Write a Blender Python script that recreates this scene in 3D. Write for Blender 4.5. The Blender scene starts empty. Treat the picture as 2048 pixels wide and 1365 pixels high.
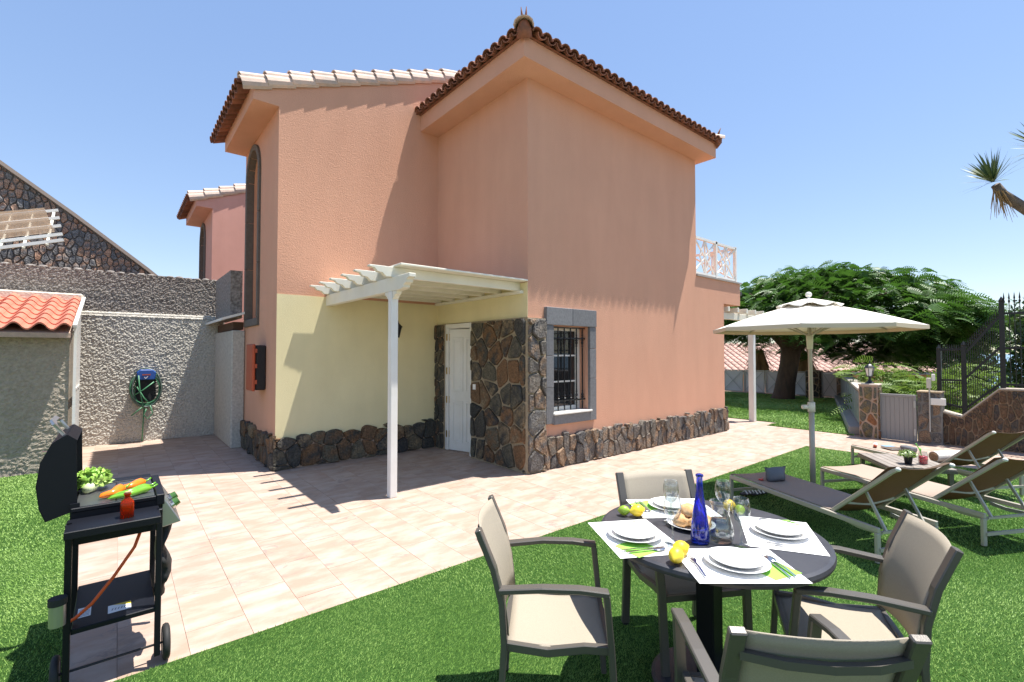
import bpy, math, random
import numpy as np
from mathutils import Vector, Matrix, noise
R = math.radians
rnd = random.Random(7)
S = bpy.context.scene
COL = S.collection

# ------------------------------------------------------------------ camera, sky, sun, exposure
cd = bpy.data.cameras.new('camera'); cam = bpy.data.objects.new('camera', cd); COL.objects.link(cam)
cd.sensor_width = 36.0; cd.lens = 946.0/2048*36.0; cd.clip_start = 0.05; cd.clip_end = 60000
YAW, PIT = 0.877, 0.025
cam.location = (0, 0, 1.6)
cam.rotation_euler = (math.pi/2 + PIT, 0, YAW - math.pi/2)
S.camera = cam
SUN = Vector((0.273, -0.135, 1.0)).normalized()       # towards the sun
el = math.asin(SUN.z); az = math.atan2(SUN.x, SUN.y)  # azimuth clockwise from +Y
W = bpy.data.worlds.new('World'); S.world = W; W.use_nodes = True
nt = W.node_tree; bg = nt.nodes['Background']
sky = nt.nodes.new('ShaderNodeTexSky'); sky.sky_type = 'NISHITA'; sky.sun_disc = False
sky.sun_elevation = el; sky.sun_rotation = az; sky.air_density = 1.0; sky.dust_density = 0.1; sky.ozone_density = 2.0; sky.altitude = 200
gam = nt.nodes.new('ShaderNodeGamma'); gam.inputs[1].default_value = .5; hsv = nt.nodes.new('ShaderNodeHueSaturation'); hsv.inputs['Saturation'].default_value = 1.5; hsv.inputs['Hue'].default_value = .512
nt.links.new(sky.outputs[0], gam.inputs[0]); nt.links.new(gam.outputs[0], hsv.inputs['Color']); nt.links.new(hsv.outputs[0], bg.inputs[0]); bg.inputs[1].default_value = 0.23
sd = bpy.data.lights.new('sun', 'SUN'); sd.energy = 5.0; sd.angle = R(0.53); sd.color = (1, .96, .89)
sun = bpy.data.objects.new('sun', sd); COL.objects.link(sun); sun.location = (3, -2, 12)
sun.rotation_euler = SUN.to_track_quat('Z', 'Y').to_euler()
S.view_settings.view_transform = 'Standard'; S.view_settings.look = 'None'
S.view_settings.gamma = 1; S.view_settings.exposure = 0.98

# ------------------------------------------------------------------ materials
MATS = {}
def mat(name, col, rough=.6, metal=0., bump=0., bscale=60., var=0., vscale=4., col2=None, objvar=0., spec=.5,
        trans=0., ior=1.45, detail=4., coat=0., fac=(.35, .65), stretch=(1, 1, 1), hue=0., b2=0., b2scale=8., alpha=1., sub=0.):
    if name in MATS: return MATS[name]
    m = bpy.data.materials.new(name); m.use_nodes = True; MATS[name] = m
    n = m.node_tree.nodes; l = m.node_tree.links; b = n['Principled BSDF']
    c4 = (*col, 1)
    b.inputs['Base Color'].default_value = c4; b.inputs['Roughness'].default_value = rough
    b.inputs['Metallic'].default_value = metal; b.inputs['Specular IOR Level'].default_value = spec
    b.inputs['Transmission Weight'].default_value = trans; b.inputs['IOR'].default_value = ior
    b.inputs['Coat Weight'].default_value = coat
    tc = n.new('ShaderNodeTexCoord'); mp = n.new('ShaderNodeMapping'); mp.inputs['Scale'].default_value = stretch
    oi = n.new('ShaderNodeObjectInfo')
    l.new(tc.outputs['Object'], mp.inputs[0])
    vec = mp.outputs[0]
    if objvar:
        ad = n.new('ShaderNodeVectorMath'); ad.operation = 'ADD'
        sc = n.new('ShaderNodeMath'); sc.operation = 'MULTIPLY'; sc.inputs[1].default_value = 57.
        l.new(oi.outputs['Random'], sc.inputs[0]); l.new(vec, ad.inputs[0]); l.new(sc.outputs[0], ad.inputs[1]); vec = ad.outputs[0]
    cout = None
    if col2 is not None:
        tx = n.new('ShaderNodeTexNoise'); tx.inputs['Scale'].default_value = vscale; tx.inputs['Detail'].default_value = detail
        tx.inputs['Roughness'].default_value = .6
        l.new(vec, tx.inputs['Vector'])
        mr = n.new('ShaderNodeMapRange'); mr.inputs[1].default_value = fac[0]; mr.inputs[2].default_value = fac[1]
        l.new(tx.outputs[0], mr.inputs[0])
        mx = n.new('ShaderNodeMix'); mx.data_type = 'RGBA'
        mx.inputs[6].default_value = c4; mx.inputs[7].default_value = (*col2, 1)
        l.new(mr.outputs[0], mx.inputs[0]); cout = mx.outputs[2]
    if objvar or hue:
        hs = n.new('ShaderNodeHueSaturation')
        v = n.new('ShaderNodeMapRange'); v.inputs[3].default_value = 1-objvar; v.inputs[4].default_value = 1+objvar
        l.new(oi.outputs['Random'], v.inputs[0]); l.new(v.outputs[0], hs.inputs['Value'])
        if cout: l.new(cout, hs.inputs['Color'])
        else: hs.inputs['Color'].default_value = c4
        cout = hs.outputs[0]
    if cout: l.new(cout, b.inputs['Base Color'])
    if bump:
        t2 = n.new('ShaderNodeTexNoise'); t2.inputs['Scale'].default_value = bscale; t2.inputs['Detail'].default_value = 3
        l.new(vec, t2.inputs['Vector'])
        bp = n.new('ShaderNodeBump'); bp.inputs['Strength'].default_value = 1; bp.inputs['Distance'].default_value = bump
        l.new(t2.outputs[0], bp.inputs['Height'])
        last = bp
        if b2:
            t3 = n.new('ShaderNodeTexNoise'); t3.inputs['Scale'].default_value = b2scale; l.new(vec, t3.inputs['Vector'])
            b3 = n.new('ShaderNodeBump'); b3.inputs['Distance'].default_value = b2
            l.new(t3.outputs[0], b3.inputs['Height']); l.new(bp.outputs[0], b3.inputs['Normal']); last = b3
        l.new(last.outputs[0], b.inputs['Normal'])
    return m

def stone_mat(name, cols, sc=9., bump=.012, streak=(1, 1, 1)):
    """natural stone: each piece takes one of a few colours, blotched and rough"""
    m = bpy.data.materials.new(name); m.use_nodes = True; MATS[name] = m
    n = m.node_tree.nodes; l = m.node_tree.links; b = n['Principled BSDF']; b.inputs['Roughness'].default_value = .75
    b.inputs['Specular IOR Level'].default_value = .3
    oi = n.new('ShaderNodeObjectInfo'); tc = n.new('ShaderNodeTexCoord'); mp = n.new('ShaderNodeMapping'); mp.inputs['Scale'].default_value = streak
    l.new(tc.outputs['Object'], mp.inputs[0])
    def ramp(src):
        r = n.new('ShaderNodeValToRGB'); r.color_ramp.interpolation = 'CONSTANT'
        e = r.color_ramp.elements
        while len(e) < len(cols): e.new(.5)
        for i, c in enumerate(cols): e[i].position = i/len(cols); e[i].color = (*c, 1)
        l.new(src, r.inputs[0]); return r.outputs[0]
    f = n.new('ShaderNodeMath'); f.operation = 'MULTIPLY'; f.inputs[1].default_value = 7.31
    f2 = n.new('ShaderNodeMath'); f2.operation = 'FRACT'
    l.new(oi.outputs['Random'], f.inputs[0]); l.new(f.outputs[0], f2.inputs[0])
    a = ramp(oi.outputs['Random']); c = ramp(f2.outputs[0])
    t = n.new('ShaderNodeTexNoise'); t.inputs['Scale'].default_value = sc; t.inputs['Detail'].default_value = 6; t.inputs['Roughness'].default_value = .65
    l.new(mp.outputs[0], t.inputs['Vector'])
    mr = n.new('ShaderNodeMapRange'); mr.inputs[1].default_value = .42; mr.inputs[2].default_value = .62; l.new(t.outputs[0], mr.inputs[0])
    mx = n.new('ShaderNodeMix'); mx.data_type = 'RGBA'; l.new(mr.outputs[0], mx.inputs[0]); l.new(a, mx.inputs[6]); l.new(c, mx.inputs[7])
    t2 = n.new('ShaderNodeTexNoise'); t2.inputs['Scale'].default_value = sc*5; t2.inputs['Detail'].default_value = 5
    l.new(mp.outputs[0], t2.inputs['Vector'])
    m2 = n.new('ShaderNodeMapRange'); m2.inputs[1].default_value = .35; m2.inputs[2].default_value = .7; m2.inputs[3].default_value = .6; m2.inputs[4].default_value = 1.5
    l.new(t2.outputs[0], m2.inputs[0])
    hs = n.new('ShaderNodeHueSaturation'); l.new(mx.outputs[2], hs.inputs['Color']); l.new(m2.outputs[0], hs.inputs['Value'])
    l.new(hs.outputs[0], b.inputs['Base Color'])
    bp = n.new('ShaderNodeBump'); bp.inputs['Distance'].default_value = bump; l.new(t2.outputs[0], bp.inputs['Height'])
    bp2 = n.new('ShaderNodeBump'); bp2.inputs['Distance'].default_value = bump*2.5; l.new(t.outputs[0], bp2.inputs['Height']); l.new(bp.outputs[0], bp2.inputs['Normal'])
    l.new(bp2.outputs[0], b.inputs['Normal'])
    return m

def thin_glass(name, tint, blend=.12):
    m = bpy.data.materials.new(name); m.use_nodes = True; MATS[name] = m; n = m.node_tree.nodes; l = m.node_tree.links
    n.remove(n['Principled BSDF']); out = n['Material Output']
    t = n.new('ShaderNodeBsdfTransparent'); t.inputs[0].default_value = (*tint, 1)
    g_ = n.new('ShaderNodeBsdfGlossy'); g_.inputs['Roughness'].default_value = .02
    lw_ = n.new('ShaderNodeLayerWeight'); lw_.inputs[0].default_value = .5; pw = n.new('ShaderNodeMath'); pw.operation = 'POWER'; pw.inputs[1].default_value = 4.; l.new(lw_.outputs['Facing'], pw.inputs[0]); f = n.new('ShaderNodeMath'); f.operation = 'MULTIPLY_ADD'; f.inputs[1].default_value = .8; f.inputs[2].default_value = .075; l.new(pw.outputs[0], f.inputs[0])
    mx = n.new('ShaderNodeMixShader'); l.new(f.outputs[0], mx.inputs[0]); l.new(t.outputs[0], mx.inputs[1]); l.new(g_.outputs[0], mx.inputs[2]); l.new(mx.outputs[0], out.inputs[0]); return m
def leafy(m, c, k=.35):
    n = m.node_tree.nodes; l = m.node_tree.links; b = n['Principled BSDF']; t = n.new('ShaderNodeBsdfTranslucent'); t.inputs[0].default_value = (*c, 1)
    mx = n.new('ShaderNodeMixShader'); mx.inputs[0].default_value = k; l.new(b.outputs[0], mx.inputs[1]); l.new(t.outputs[0], mx.inputs[2]); l.new(mx.outputs[0], n['Material Output'].inputs[0])
PINK = mat('salmon_render', (.66, .362, .245), .85, col2=(.645, .348, .235), vscale=1.2, bump=.006, bscale=80, spec=.2, b2=.0015, b2scale=9)
PINK2 = mat('rose_render', (.68, .36, .29), .85, col2=(.63, .33, .26), vscale=1.2, bump=.004, bscale=110, spec=.2)
YELLOW = mat('cream_yellow_render', (.80, .71, .43), .85, col2=(.76, .67, .40), vscale=1.5, bump=.0035, bscale=110, spec=.2)
WHITE = mat('white_paint', (.80, .79, .75), .45, col2=(.74, .72, .66), vscale=3, bump=.001, bscale=30)
CREAMW = mat('cream_white_paint', (.80, .77, .66), .5, col2=(.72, .69, .58), vscale=2)
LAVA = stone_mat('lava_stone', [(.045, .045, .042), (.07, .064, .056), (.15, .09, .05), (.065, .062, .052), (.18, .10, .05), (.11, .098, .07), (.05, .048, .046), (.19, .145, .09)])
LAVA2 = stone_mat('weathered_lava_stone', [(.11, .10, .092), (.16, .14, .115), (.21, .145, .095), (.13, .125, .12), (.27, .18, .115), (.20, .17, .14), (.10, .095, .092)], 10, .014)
HILLS = stone_mat('hill_stone', [(.15, .15, .155), (.36, .21, .14), (.19, .185, .18), (.28, .20, .15), (.14, .14, .145), (.42, .26, .18), (.23, .21, .20)], 6, .012)
SLATE = stone_mat('brown_slate', [(.085, .05, .032), (.11, .062, .036), (.065, .045, .036), (.13, .075, .042), (.06, .055, .05), (.10, .07, .045)], 7, .01)
PILST = stone_mat('ochre_stone', [(.13, .13, .09), (.19, .14, .06), (.10, .10, .085), (.22, .10, .045), (.15, .13, .085)], 9, .01)
MORTAR = mat('sand_mortar', (.42, .33, .22), .9, col2=(.30, .24, .16), vscale=20, bump=.008, bscale=60)
MORTARP = mat('pink_mortar', (.46, .33, .25), .9, col2=(.38, .28, .21), vscale=20, bump=.006, bscale=60)
BASALT = mat('grey_basalt', (.20, .20, .205), .8, col2=(.155, .155, .16), vscale=30, bump=.002, bscale=150, objvar=.12)
BROWNST = mat('brown_trim_stone', (.15, .125, .105), .8, col2=(.12, .10, .085), vscale=20, bump=.003, bscale=90)
def streaks(m, amt=.035, sx=2.2, sz=.5):
    '''faint rain streaks and blotches in the paint'''
    n = m.node_tree.nodes; l = m.node_tree.links; b = n['Principled BSDF']; src = b.inputs['Base Color'].links[0].from_socket; tc = [x for x in n if x.type == 'TEX_COORD'][0]
    mp = n.new('ShaderNodeMapping'); mp.inputs['Scale'].default_value = (sx, sx, sz); l.new(tc.outputs['Object'], mp.inputs[0])
    t = n.new('ShaderNodeTexNoise'); t.inputs['Scale'].default_value = 1.; t.inputs['Detail'].default_value = 7; t.inputs['Roughness'].default_value = .6; l.new(mp.outputs[0], t.inputs['Vector'])
    r = n.new('ShaderNodeMapRange'); r.inputs[1].default_value = .38; r.inputs[2].default_value = .66; r.inputs[3].default_value = 1-amt; r.inputs[4].default_value = 1.03; l.new(t.outputs[0], r.inputs[0])
    h = n.new('ShaderNodeHueSaturation'); l.new(src, h.inputs['Color']); l.new(r.outputs[0], h.inputs['Value']); l.new(h.outputs[0], b.inputs['Base Color'])
for m_ in (PINK, PINK2, YELLOW): streaks(m_)
STUCCO = mat('rough_cast', (.58, .55, .49), .95, col2=(.42, .395, .35), vscale=28, bump=.012, bscale=75, spec=.1)
STUCCOS = mat('shed_rough_cast', (.40, .35, .28), .95, col2=(.31, .27, .215), vscale=28, bump=.012, bscale=75, spec=.1)
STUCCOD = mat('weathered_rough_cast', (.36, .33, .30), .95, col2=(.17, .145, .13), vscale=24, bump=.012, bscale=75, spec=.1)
TILE = mat('travertine_tile', (.365, .258, .198), .55, col2=(.445, .348, .288), vscale=3.2, detail=10, objvar=.05, bump=.0015, bscale=30, stretch=(1, 2.2, 1), spec=.3, fac=(.39, .61))
def veins(m, col, sc=2.0, amt=.75):
    n = m.node_tree.nodes; l = m.node_tree.links; b = n['Principled BSDF']; src = b.inputs['Base Color'].links[0].from_socket; vec = [x for x in n if x.type == 'VECT_MATH'][0].outputs[0]
    w = n.new('ShaderNodeTexNoise'); w.inputs['Scale'].default_value = sc; w.inputs['Detail'].default_value = 8; w.inputs['Roughness'].default_value = .62; w.inputs['Distortion'].default_value = .6; l.new(vec, w.inputs['Vector'])
    a = n.new('ShaderNodeMath'); a.operation = 'SUBTRACT'; a.inputs[1].default_value = .5; l.new(w.outputs[0], a.inputs[0]); c = n.new('ShaderNodeMath'); c.operation = 'ABSOLUTE'; l.new(a.outputs[0], c.inputs[0])
    r = n.new('ShaderNodeMapRange'); r.inputs[1].default_value = .0; r.inputs[2].default_value = .03; r.inputs[3].default_value = amt; r.inputs[4].default_value = 0.; l.new(c.outputs[0], r.inputs[0])
    k = n.new('ShaderNodeTexNoise'); k.inputs['Scale'].default_value = 1.7; l.new(vec, k.inputs['Vector']); kr = n.new('ShaderNodeMapRange'); kr.inputs[1].default_value = .5; kr.inputs[2].default_value = .68; l.new(k.outputs[0], kr.inputs[0])
    mu = n.new('ShaderNodeMath'); mu.operation = 'MULTIPLY'; l.new(r.outputs[0], mu.inputs[0]); l.new(kr.outputs[0], mu.inputs[1])
    x = n.new('ShaderNodeMix'); x.data_type = 'RGBA'; x.inputs[7].default_value = (*col, 1); l.new(src, x.inputs[6]); l.new(mu.outputs[0], x.inputs[0]); l.new(x.outputs[2], b.inputs['Base Color'])
veins(TILE, (.22, .185, .17), 2.4, .85)
GROUT = mat('grout', (.36, .28, .225), .9)
TERRA = mat('terracotta', (.48, .20, .14), .8, col2=(.36, .17, .12), vscale=9, objvar=.18, bump=.003, bscale=60)
TERRAD = mat('dark_terracotta', (.29, .115, .07), .85, col2=(.18, .08, .052), vscale=9, objvar=.25, bump=.003, bscale=60)
TERRAP = mat('pale_weathered_terracotta', (.66, .48, .38), .85, col2=(.50, .41, .35), vscale=7, objvar=.12, bump=.003, bscale=60)
SHEDT = mat('new_terracotta', (.56, .19, .12), .7, col2=(.48, .165, .105), vscale=5, objvar=.08, bump=.001)
FARRT = mat('faded_roof_tile', (.52, .33, .26), .85, col2=(.42, .28, .23), vscale=3, objvar=.12)
GRASSB = mat('turf_backing', (.045, .10, .02), .95, col2=(.03, .075, .015), vscale=60, bump=.01, bscale=160, spec=.1)
IRON = mat('black_iron', (.012, .012, .013), .4, bump=.001, bscale=80)
ALU = mat('taupe_aluminium', (.115, .105, .092), .38, metal=.3, bump=.0004, bscale=300)
ALUL = mat('champagne_aluminium', (.46, .42, .355), .42, metal=.2)
SLING = mat('beige_sling', (.35, .305, .235), .75, col2=(.315, .27, .21), vscale=220, bump=.001, bscale=700)
SLINGB = mat('taupe_sling', (.36, .28, .225), .85, col2=(.32, .25, .20), vscale=220, bump=.001, bscale=700)
SLINGSH = mat('shaded_sling', (.16, .108, .075), .8, col2=(.14, .092, .062), vscale=220, bump=.001, bscale=700); leafy(SLINGSH, (.30, .19, .11), .3)  # darker copy of the lounger fabric; shade on the backs is in its colour
CHAR = mat('charcoal_top', (.038, .038, .045), .42, col2=(.05, .05, .058), vscale=9, bump=.0003, bscale=200)
BLACKP = mat('black_powder_coat', (.006, .007, .011), .45, spec=.28, bump=.0005, bscale=400)
STEEL = mat('steel', (.62, .62, .62), .22, metal=1.)
STEELB = mat('brushed_steel', (.42, .42, .42), .38, metal=.9)
PORC = mat('white_porcelain', (.84, .83, .80), .18, coat=.3)
PAPER = mat('white_paper', (.84, .83, .81), .85)
NAPKIN = mat('lime_napkin', (.27, .56, .08), .85)
LEMON = mat('lemon_skin', (.86, .56, .025), .4, col2=(.80, .60, .05), vscale=14, bump=.0015, bscale=120)
LIME = mat('lime_skin', (.20, .36, .025), .4, col2=(.36, .46, .05), vscale=10, bump=.0012, bscale=120)
BREAD = mat('bread_crust', (.50, .25, .085), .75, col2=(.66, .45, .24), vscale=22, bump=.003, bscale=60)
BLUEG = mat('cobalt_glass', (.02, .06, .70), .02, trans=.9, ior=1.42, coat=.5)
REDG = mat('amber_red_glass', (.85, .10, .015), .05, trans=.85, ior=1.3)
GLASS = thin_glass('clear_glass', (.89, .91, .91))
WATER = thin_glass('drinking_water', (.80, .84, .86))
PINKD = mat('pink_lemonade', (.90, .10, .16), .15, trans=.35, ior=1.3)
PANE = mat('dark_window_pane', (.02, .022, .024), .03, spec=.9)
OPAL = mat('opal_glass', (.75, .75, .72), .25)
CANVAS = mat('ecru_canvas', (.78, .74, .66), .85, col2=(.74, .70, .62), vscale=2, bump=.0008, bscale=500)
CANVASU = mat('sand_canvas', (.70, .56, .40), .85)
BRASS = mat('brass', (.50, .33, .10), .35, metal=.9)
ORANGEP = mat('orange_plastic', (.42, .08, .03), .5, col2=(.36, .07, .03), vscale=3)
BLACKR = mat('black_rubber', (.02, .02, .02), .7)
GREENH = mat('green_hose', (.06, .20, .10), .4, objvar=.25)
BLUEP = mat('blue_plastic', (.02, .08, .33), .4)
OHOSE = mat('orange_gas_hose', (.72, .10, .012), .45)
LEAFL = mat('lettuce_leaf', (.20, .42, .045), .5, col2=(.42, .58, .14), vscale=9)
PEPO = mat('orange_pepper', (.86, .20, .012), .22, coat=.3)
PEPG = mat('green_pepper', (.10, .32, .02), .22, col2=(.22, .42, .03), vscale=6, coat=.3)
GATEG = mat('grey_gate_paint', (.27, .265, .26), .5, bump=.0004)
PANELW = mat('white_fence_sheet', (.70, .68, .68), .55, col2=(.62, .59, .60), vscale=1.2)
GALV = mat('galvanised_metal', (.42, .42, .41), .45, metal=.6)
MARBLE = mat('grey_marble_panel', (.32, .33, .34), .35, col2=(.20, .21, .22), vscale=4, detail=8)
BARK = mat('brown_bark', (.115, .075, .05), .9, col2=(.075, .05, .035), vscale=9, bump=.02, bscale=14, stretch=(1, 1, .35))
BARKG = mat('grey_bark', (.16, .13, .11), .9, col2=(.10, .082, .07), vscale=9, bump=.012, bscale=22)
LEAF = mat('feathery_leaf', (.035, .095, .016), .5, col2=(.085, .175, .028), vscale=1.6)
LEAFD = mat('dark_leaf', (.022, .05, .014), .5, col2=(.045, .085, .02), vscale=1.5)
LEAFY = mat('yellow_green_leaf', (.10, .19, .025), .55, col2=(.17, .24, .035), vscale=2)
leafy(LEAF, (.08, .19, .025), .25); leafy(LEAFY, (.16, .26, .04)); leafy(LEAFD, (.05, .10, .02), .25)
YUC = mat('yucca_blade', (.075, .125, .05), .5, col2=(.12, .16, .06), vscale=3)
DRY = mat('dry_frond', (.34, .22, .10), .85, col2=(.24, .15, .07), vscale=5)
SOIL = mat('dry_ground', (.22, .17, .12), .95, col2=(.15, .13, .075), vscale=.15, bump=.05, bscale=2)
SEA = mat('sea_water', (.10, .20, .32), .25, bump=.2, bscale=.05)
TOWEL = mat('tan_towel', (.36, .22, .13), .95, bump=.003, bscale=300)
TOWELW = mat('white_towel', (.78, .75, .70), .95, bump=.003, bscale=300)
LEATHER = mat('grey_leather', (.13, .135, .15), .38, bump=.002, bscale=90)
WOODG = mat('taupe_slat', (.27, .235, .205), .6, col2=(.22, .19, .165), vscale=8, objvar=.08)
REDP = mat('red_plastic', (.60, .03, .02), .4)
LIMEP = mat('green_plastic_straw', (.25, .70, .12), .4)
BOOK = mat('book_cover', (.16, .11, .08), .6); BOOKB = mat('blue_book_cover', (.16, .30, .42), .6)
PAGES = mat('book_pages', (.72, .68, .58), .9)
STICK = mat('yellow_sticker', (.72, .52, .05), .5); INK = mat('dark_ink', (.03, .03, .05), .6)
GREENR = mat('green_reflective_knob', (.10, .22, .06), .25, metal=.5)
LEAFB = mat('turf_blade', (.18, .325, .06), .5, col2=(.29, .44, .11), vscale=1.6, detail=6, spec=.35)
FLOWER = mat('pale_flower', (.62, .72, .42), .7)
STRIPE = mat('dark_sandal', (.03, .03, .032), .6)

# ------------------------------------------------------------------ mesh helpers
WL = {}
class MB:
    def __init__(s): s.v = []; s.f = []
    def add(s, v, f):
        o = len(s.v); s.v += [tuple(p) for p in v]; s.f += [tuple(i+o for i in q) for q in f]; return s
    def box(s, x0, x1, y0, y1, z0, z1):
        v = [(x, y, z) for z in (z0, z1) for (x, y) in ((x0, y0), (x1, y0), (x1, y1), (x0, y1))]
        return s.add(v, [(3, 2, 1, 0), (4, 5, 6, 7), (0, 1, 5, 4), (1, 2, 6, 5), (2, 3, 7, 6), (3, 0, 4, 7)])
    def bar(s, p, q, w, h=None, up=(0, 0, 1)):
        p = Vector(p); q = Vector(q); h = h or w; d = (q-p).normalized(); up = Vector(up)
        if abs(d.dot(up)) > .98: up = Vector((1, 0, 0))
        a = d.cross(up).normalized(); b = a.cross(d)
        v = [c + a*i*w/2 + b*j*h/2 for c in (p, q) for (i, j) in ((-1, -1), (1, -1), (1, 1), (-1, 1))]
        return s.add(v, [(0, 1, 2, 3), (7, 6, 5, 4), (0, 4, 5, 1), (1, 5, 6, 2), (2, 6, 7, 3), (3, 7, 4, 0)])
    def path(s, pts, w, h=None, up=(0, 0, 1), closed=False):
        """rectangular-section bar following a path"""
        P = [Vector(p) for p in pts]; h = h or w; up = Vector(up); n = len(P); v = []; f = []
        for i in range(n):
            d = (P[min(i+1, n-1)]-P[max(i-1, 0)]).normalized(); a = d.cross(up)
            a = a.normalized() if a.length > .05 else Vector((1, 0, 0)); b = a.cross(d).normalized()
            v += [P[i]+a*x*w/2+b*y*h/2 for (x, y) in ((-1, -1), (1, -1), (1, 1), (-1, 1))]
        for i in range(n-1):
            for k in range(4):
                f.append((i*4+k, i*4+(k+1) % 4, i*4+4+(k+1) % 4, i*4+4+k))
        f += [(3, 2, 1, 0), tuple(range(n*4-4, n*4))]
        return s.add(v, f)
    def tube(s, pts, r, n=8, cap=True):
        P = [Vector(p) for p in pts]; m = len(P); rr = r if isinstance(r, (list, tuple)) else [r]*m; v = []; f = []
        prev = None
        for i in range(m):
            d = (P[min(i+1, m-1)]-P[max(i-1, 0)]).normalized()
            if prev is None:
                a = d.cross(Vector((0, 0, 1)));
                if a.length < .1: a = d.cross(Vector((1, 0, 0)))
            else: a = prev - d*prev.dot(d)
            a.normalize(); prev = a; b = d.cross(a)
            for k in range(n):
                t = 2*math.pi*k/n; v.append(P[i]+(a*math.cos(t)+b*math.sin(t))*rr[i])
        for i in range(m-1):
            for k in range(n): f.append((i*n+k, i*n+(k+1) % n, (i+1)*n+(k+1) % n, (i+1)*n+k))
        if cap: f += [tuple(reversed(range(n))), tuple(range((m-1)*n, m*n))]
        return s.add(v, f)
    def lathe(s, prof, n=24, c=(0, 0, 0), cap=True):
        v = []; f = []; m = len(prof)
        for (r, z) in prof:
            for k in range(n):
                t = 2*math.pi*k/n; v.append((c[0]+r*math.cos(t), c[1]+r*math.sin(t), c[2]+z))
        for i in range(m-1):
            for k in range(n): f.append((i*n+k, i*n+(k+1) % n, (i+1)*n+(k+1) % n, (i+1)*n+k))
        if cap: f += [tuple(reversed(range(n))), tuple(range((m-1)*n, m*n))]
        return s.add(v, f)
    def prism(s, poly, o, ex, ey, ez, inset=0., mid=0.):
        """polygon in the plane (o, ex, ey) pushed out along ez (a vector)"""
        o = Vector(o); ex = Vector(ex); ey = Vector(ey); ez = Vector(ez); n = len(poly)
        cx = sum(p[0] for p in poly)/n; cy = sum(p[1] for p in poly)/n
        lo = [o+ex*a+ey*b for a, b in poly]
        def ins(k, t): return [o+ex*(cx+(a-cx)*k)+ey*(cy+(b-cy)*k)+ez*t for a, b in poly]
        if inset:
            L = [lo, ins(1, mid), ins(1-inset, 1)]
        else: L = [lo, ins(1, 1)]
        v = sum(L, []); f = [tuple(reversed(range(n)))]
        for j in range(len(L)-1):
            for k in range(n): f.append((j*n+k, j*n+(k+1) % n, (j+1)*n+(k+1) % n, (j+1)*n+k))
        f.append(tuple(range((len(L)-1)*n, len(L)*n)))
        if ex.cross(ey).dot(ez) < 0: f = [tuple(reversed(q)) for q in f]
        return s.add(v, f)
    def ball(s, c, rx, ry, rz, n=12, m=8, rot=None, jit=0.):
        v = []; f = []
        for i in range(m+1):
            p = math.pi*i/m
            for k in range(n):
                t = 2*math.pi*k/n; q = Vector((rx*math.sin(p)*math.cos(t), ry*math.sin(p)*math.sin(t), rz*math.cos(p)))
                if jit: q *= 1+jit*noise.noise(q*9/max(rx, ry, rz)*.3+Vector(c)*7)
                if rot: q = rot @ q
                v.append(q+Vector(c))
        for i in range(m):
            for k in range(n): f.append((i*n+k, (i+1)*n+k, (i+1)*n+(k+1) % n, i*n+(k+1) % n))
        return s.add(v, f)
    def mesh(s, name, m=None, smooth=False):
        me = bpy.data.meshes.new(name); me.from_pydata(s.v, [], s.f); me.update()
        if smooth: me.polygons.foreach_set('use_smooth', [True]*len(me.polygons))
        if m: me.materials.append(m)
        return me
    def build(s, name, m, parent=None, smooth=False, bevel=0., world=True, seg=1):
        if world and parent is not None:
            o = WL[parent.name]; s.v = [(a-o[0], b-o[1], c-o[2]) for a, b, c in s.v]
        ob = link(name, s.mesh(name, m, smooth), parent)
        if bevel:
            bv = ob.modifiers.new('bevel', 'BEVEL'); bv.width = bevel; bv.segments = seg; bv.limit_method = 'ANGLE'; bv.angle_limit = R(35)
        if smooth == 'auto':
            pass
        return ob
def link(name, me, parent=None, loc=(0, 0, 0), rot=None):
    ob = bpy.data.objects.new(name, me); COL.objects.link(ob); ob.location = loc
    if rot is not None: ob.rotation_euler = rot
    if parent is not None: ob.parent = parent; WL[ob.name] = WL[parent.name]
    else: WL[ob.name] = tuple(loc)
    return ob
def tag(o, label=None, cat=None, group=None, kind=None):
    if label: o['label'] = label
    if cat: o['category'] = cat
    if group: o['group'] = group
    if kind: o['kind'] = kind
    return o
def thing(name, label, cat, loc=(0, 0, 0), rz=0., group=None):
    o = bpy.data.objects.new(name, None); COL.objects.link(o); o.location = loc; o.rotation_euler = (0, 0, rz); o.empty_display_size = .1
    WL[o.name] = tuple(loc); return tag(o, label, cat, group)
def copy_tree(o, parent=None):
    c = o.copy(); COL.objects.link(c)
    if parent is not None: c.parent = parent
    WL[c.name] = WL.get(o.name, (0, 0, 0))
    for ch in list(o.children): copy_tree(ch, c)
    return c
def single(mb, name, m, label, cat, group=None, smooth=False, bevel=0., loc=None):
    """a thing that is one mesh, its origin set at its own base"""
    if loc is None:
        a = np.array(mb.v); loc = (float(a[:, 0].mean()), float(a[:, 1].mean()), float(a[:, 2].min()))
    mb.v = [(p[0]-loc[0], p[1]-loc[1], p[2]-loc[2]) for p in mb.v]
    o = mb.build(name, m, None, smooth, bevel, world=False); o.location = loc; WL[o.name] = tuple(loc)
    return tag(o, label, cat, group)
def np_mesh(name, V, Fc, m, k=3):
    V = np.asarray(V, dtype=np.float32).reshape(-1, 3); Fc = np.asarray(Fc, dtype=np.int32).reshape(-1, k)
    me = bpy.data.meshes.new(name); me.vertices.add(len(V)); me.vertices.foreach_set('co', V.ravel())
    me.loops.add(Fc.size); me.loops.foreach_set('vertex_index', Fc.ravel())
    me.polygons.add(len(Fc)); me.polygons.foreach_set('loop_start', np.arange(0, Fc.size, k, dtype=np.int32))
    me.update(calc_edges=True); me.validate(); me.materials.append(m); return me

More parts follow.
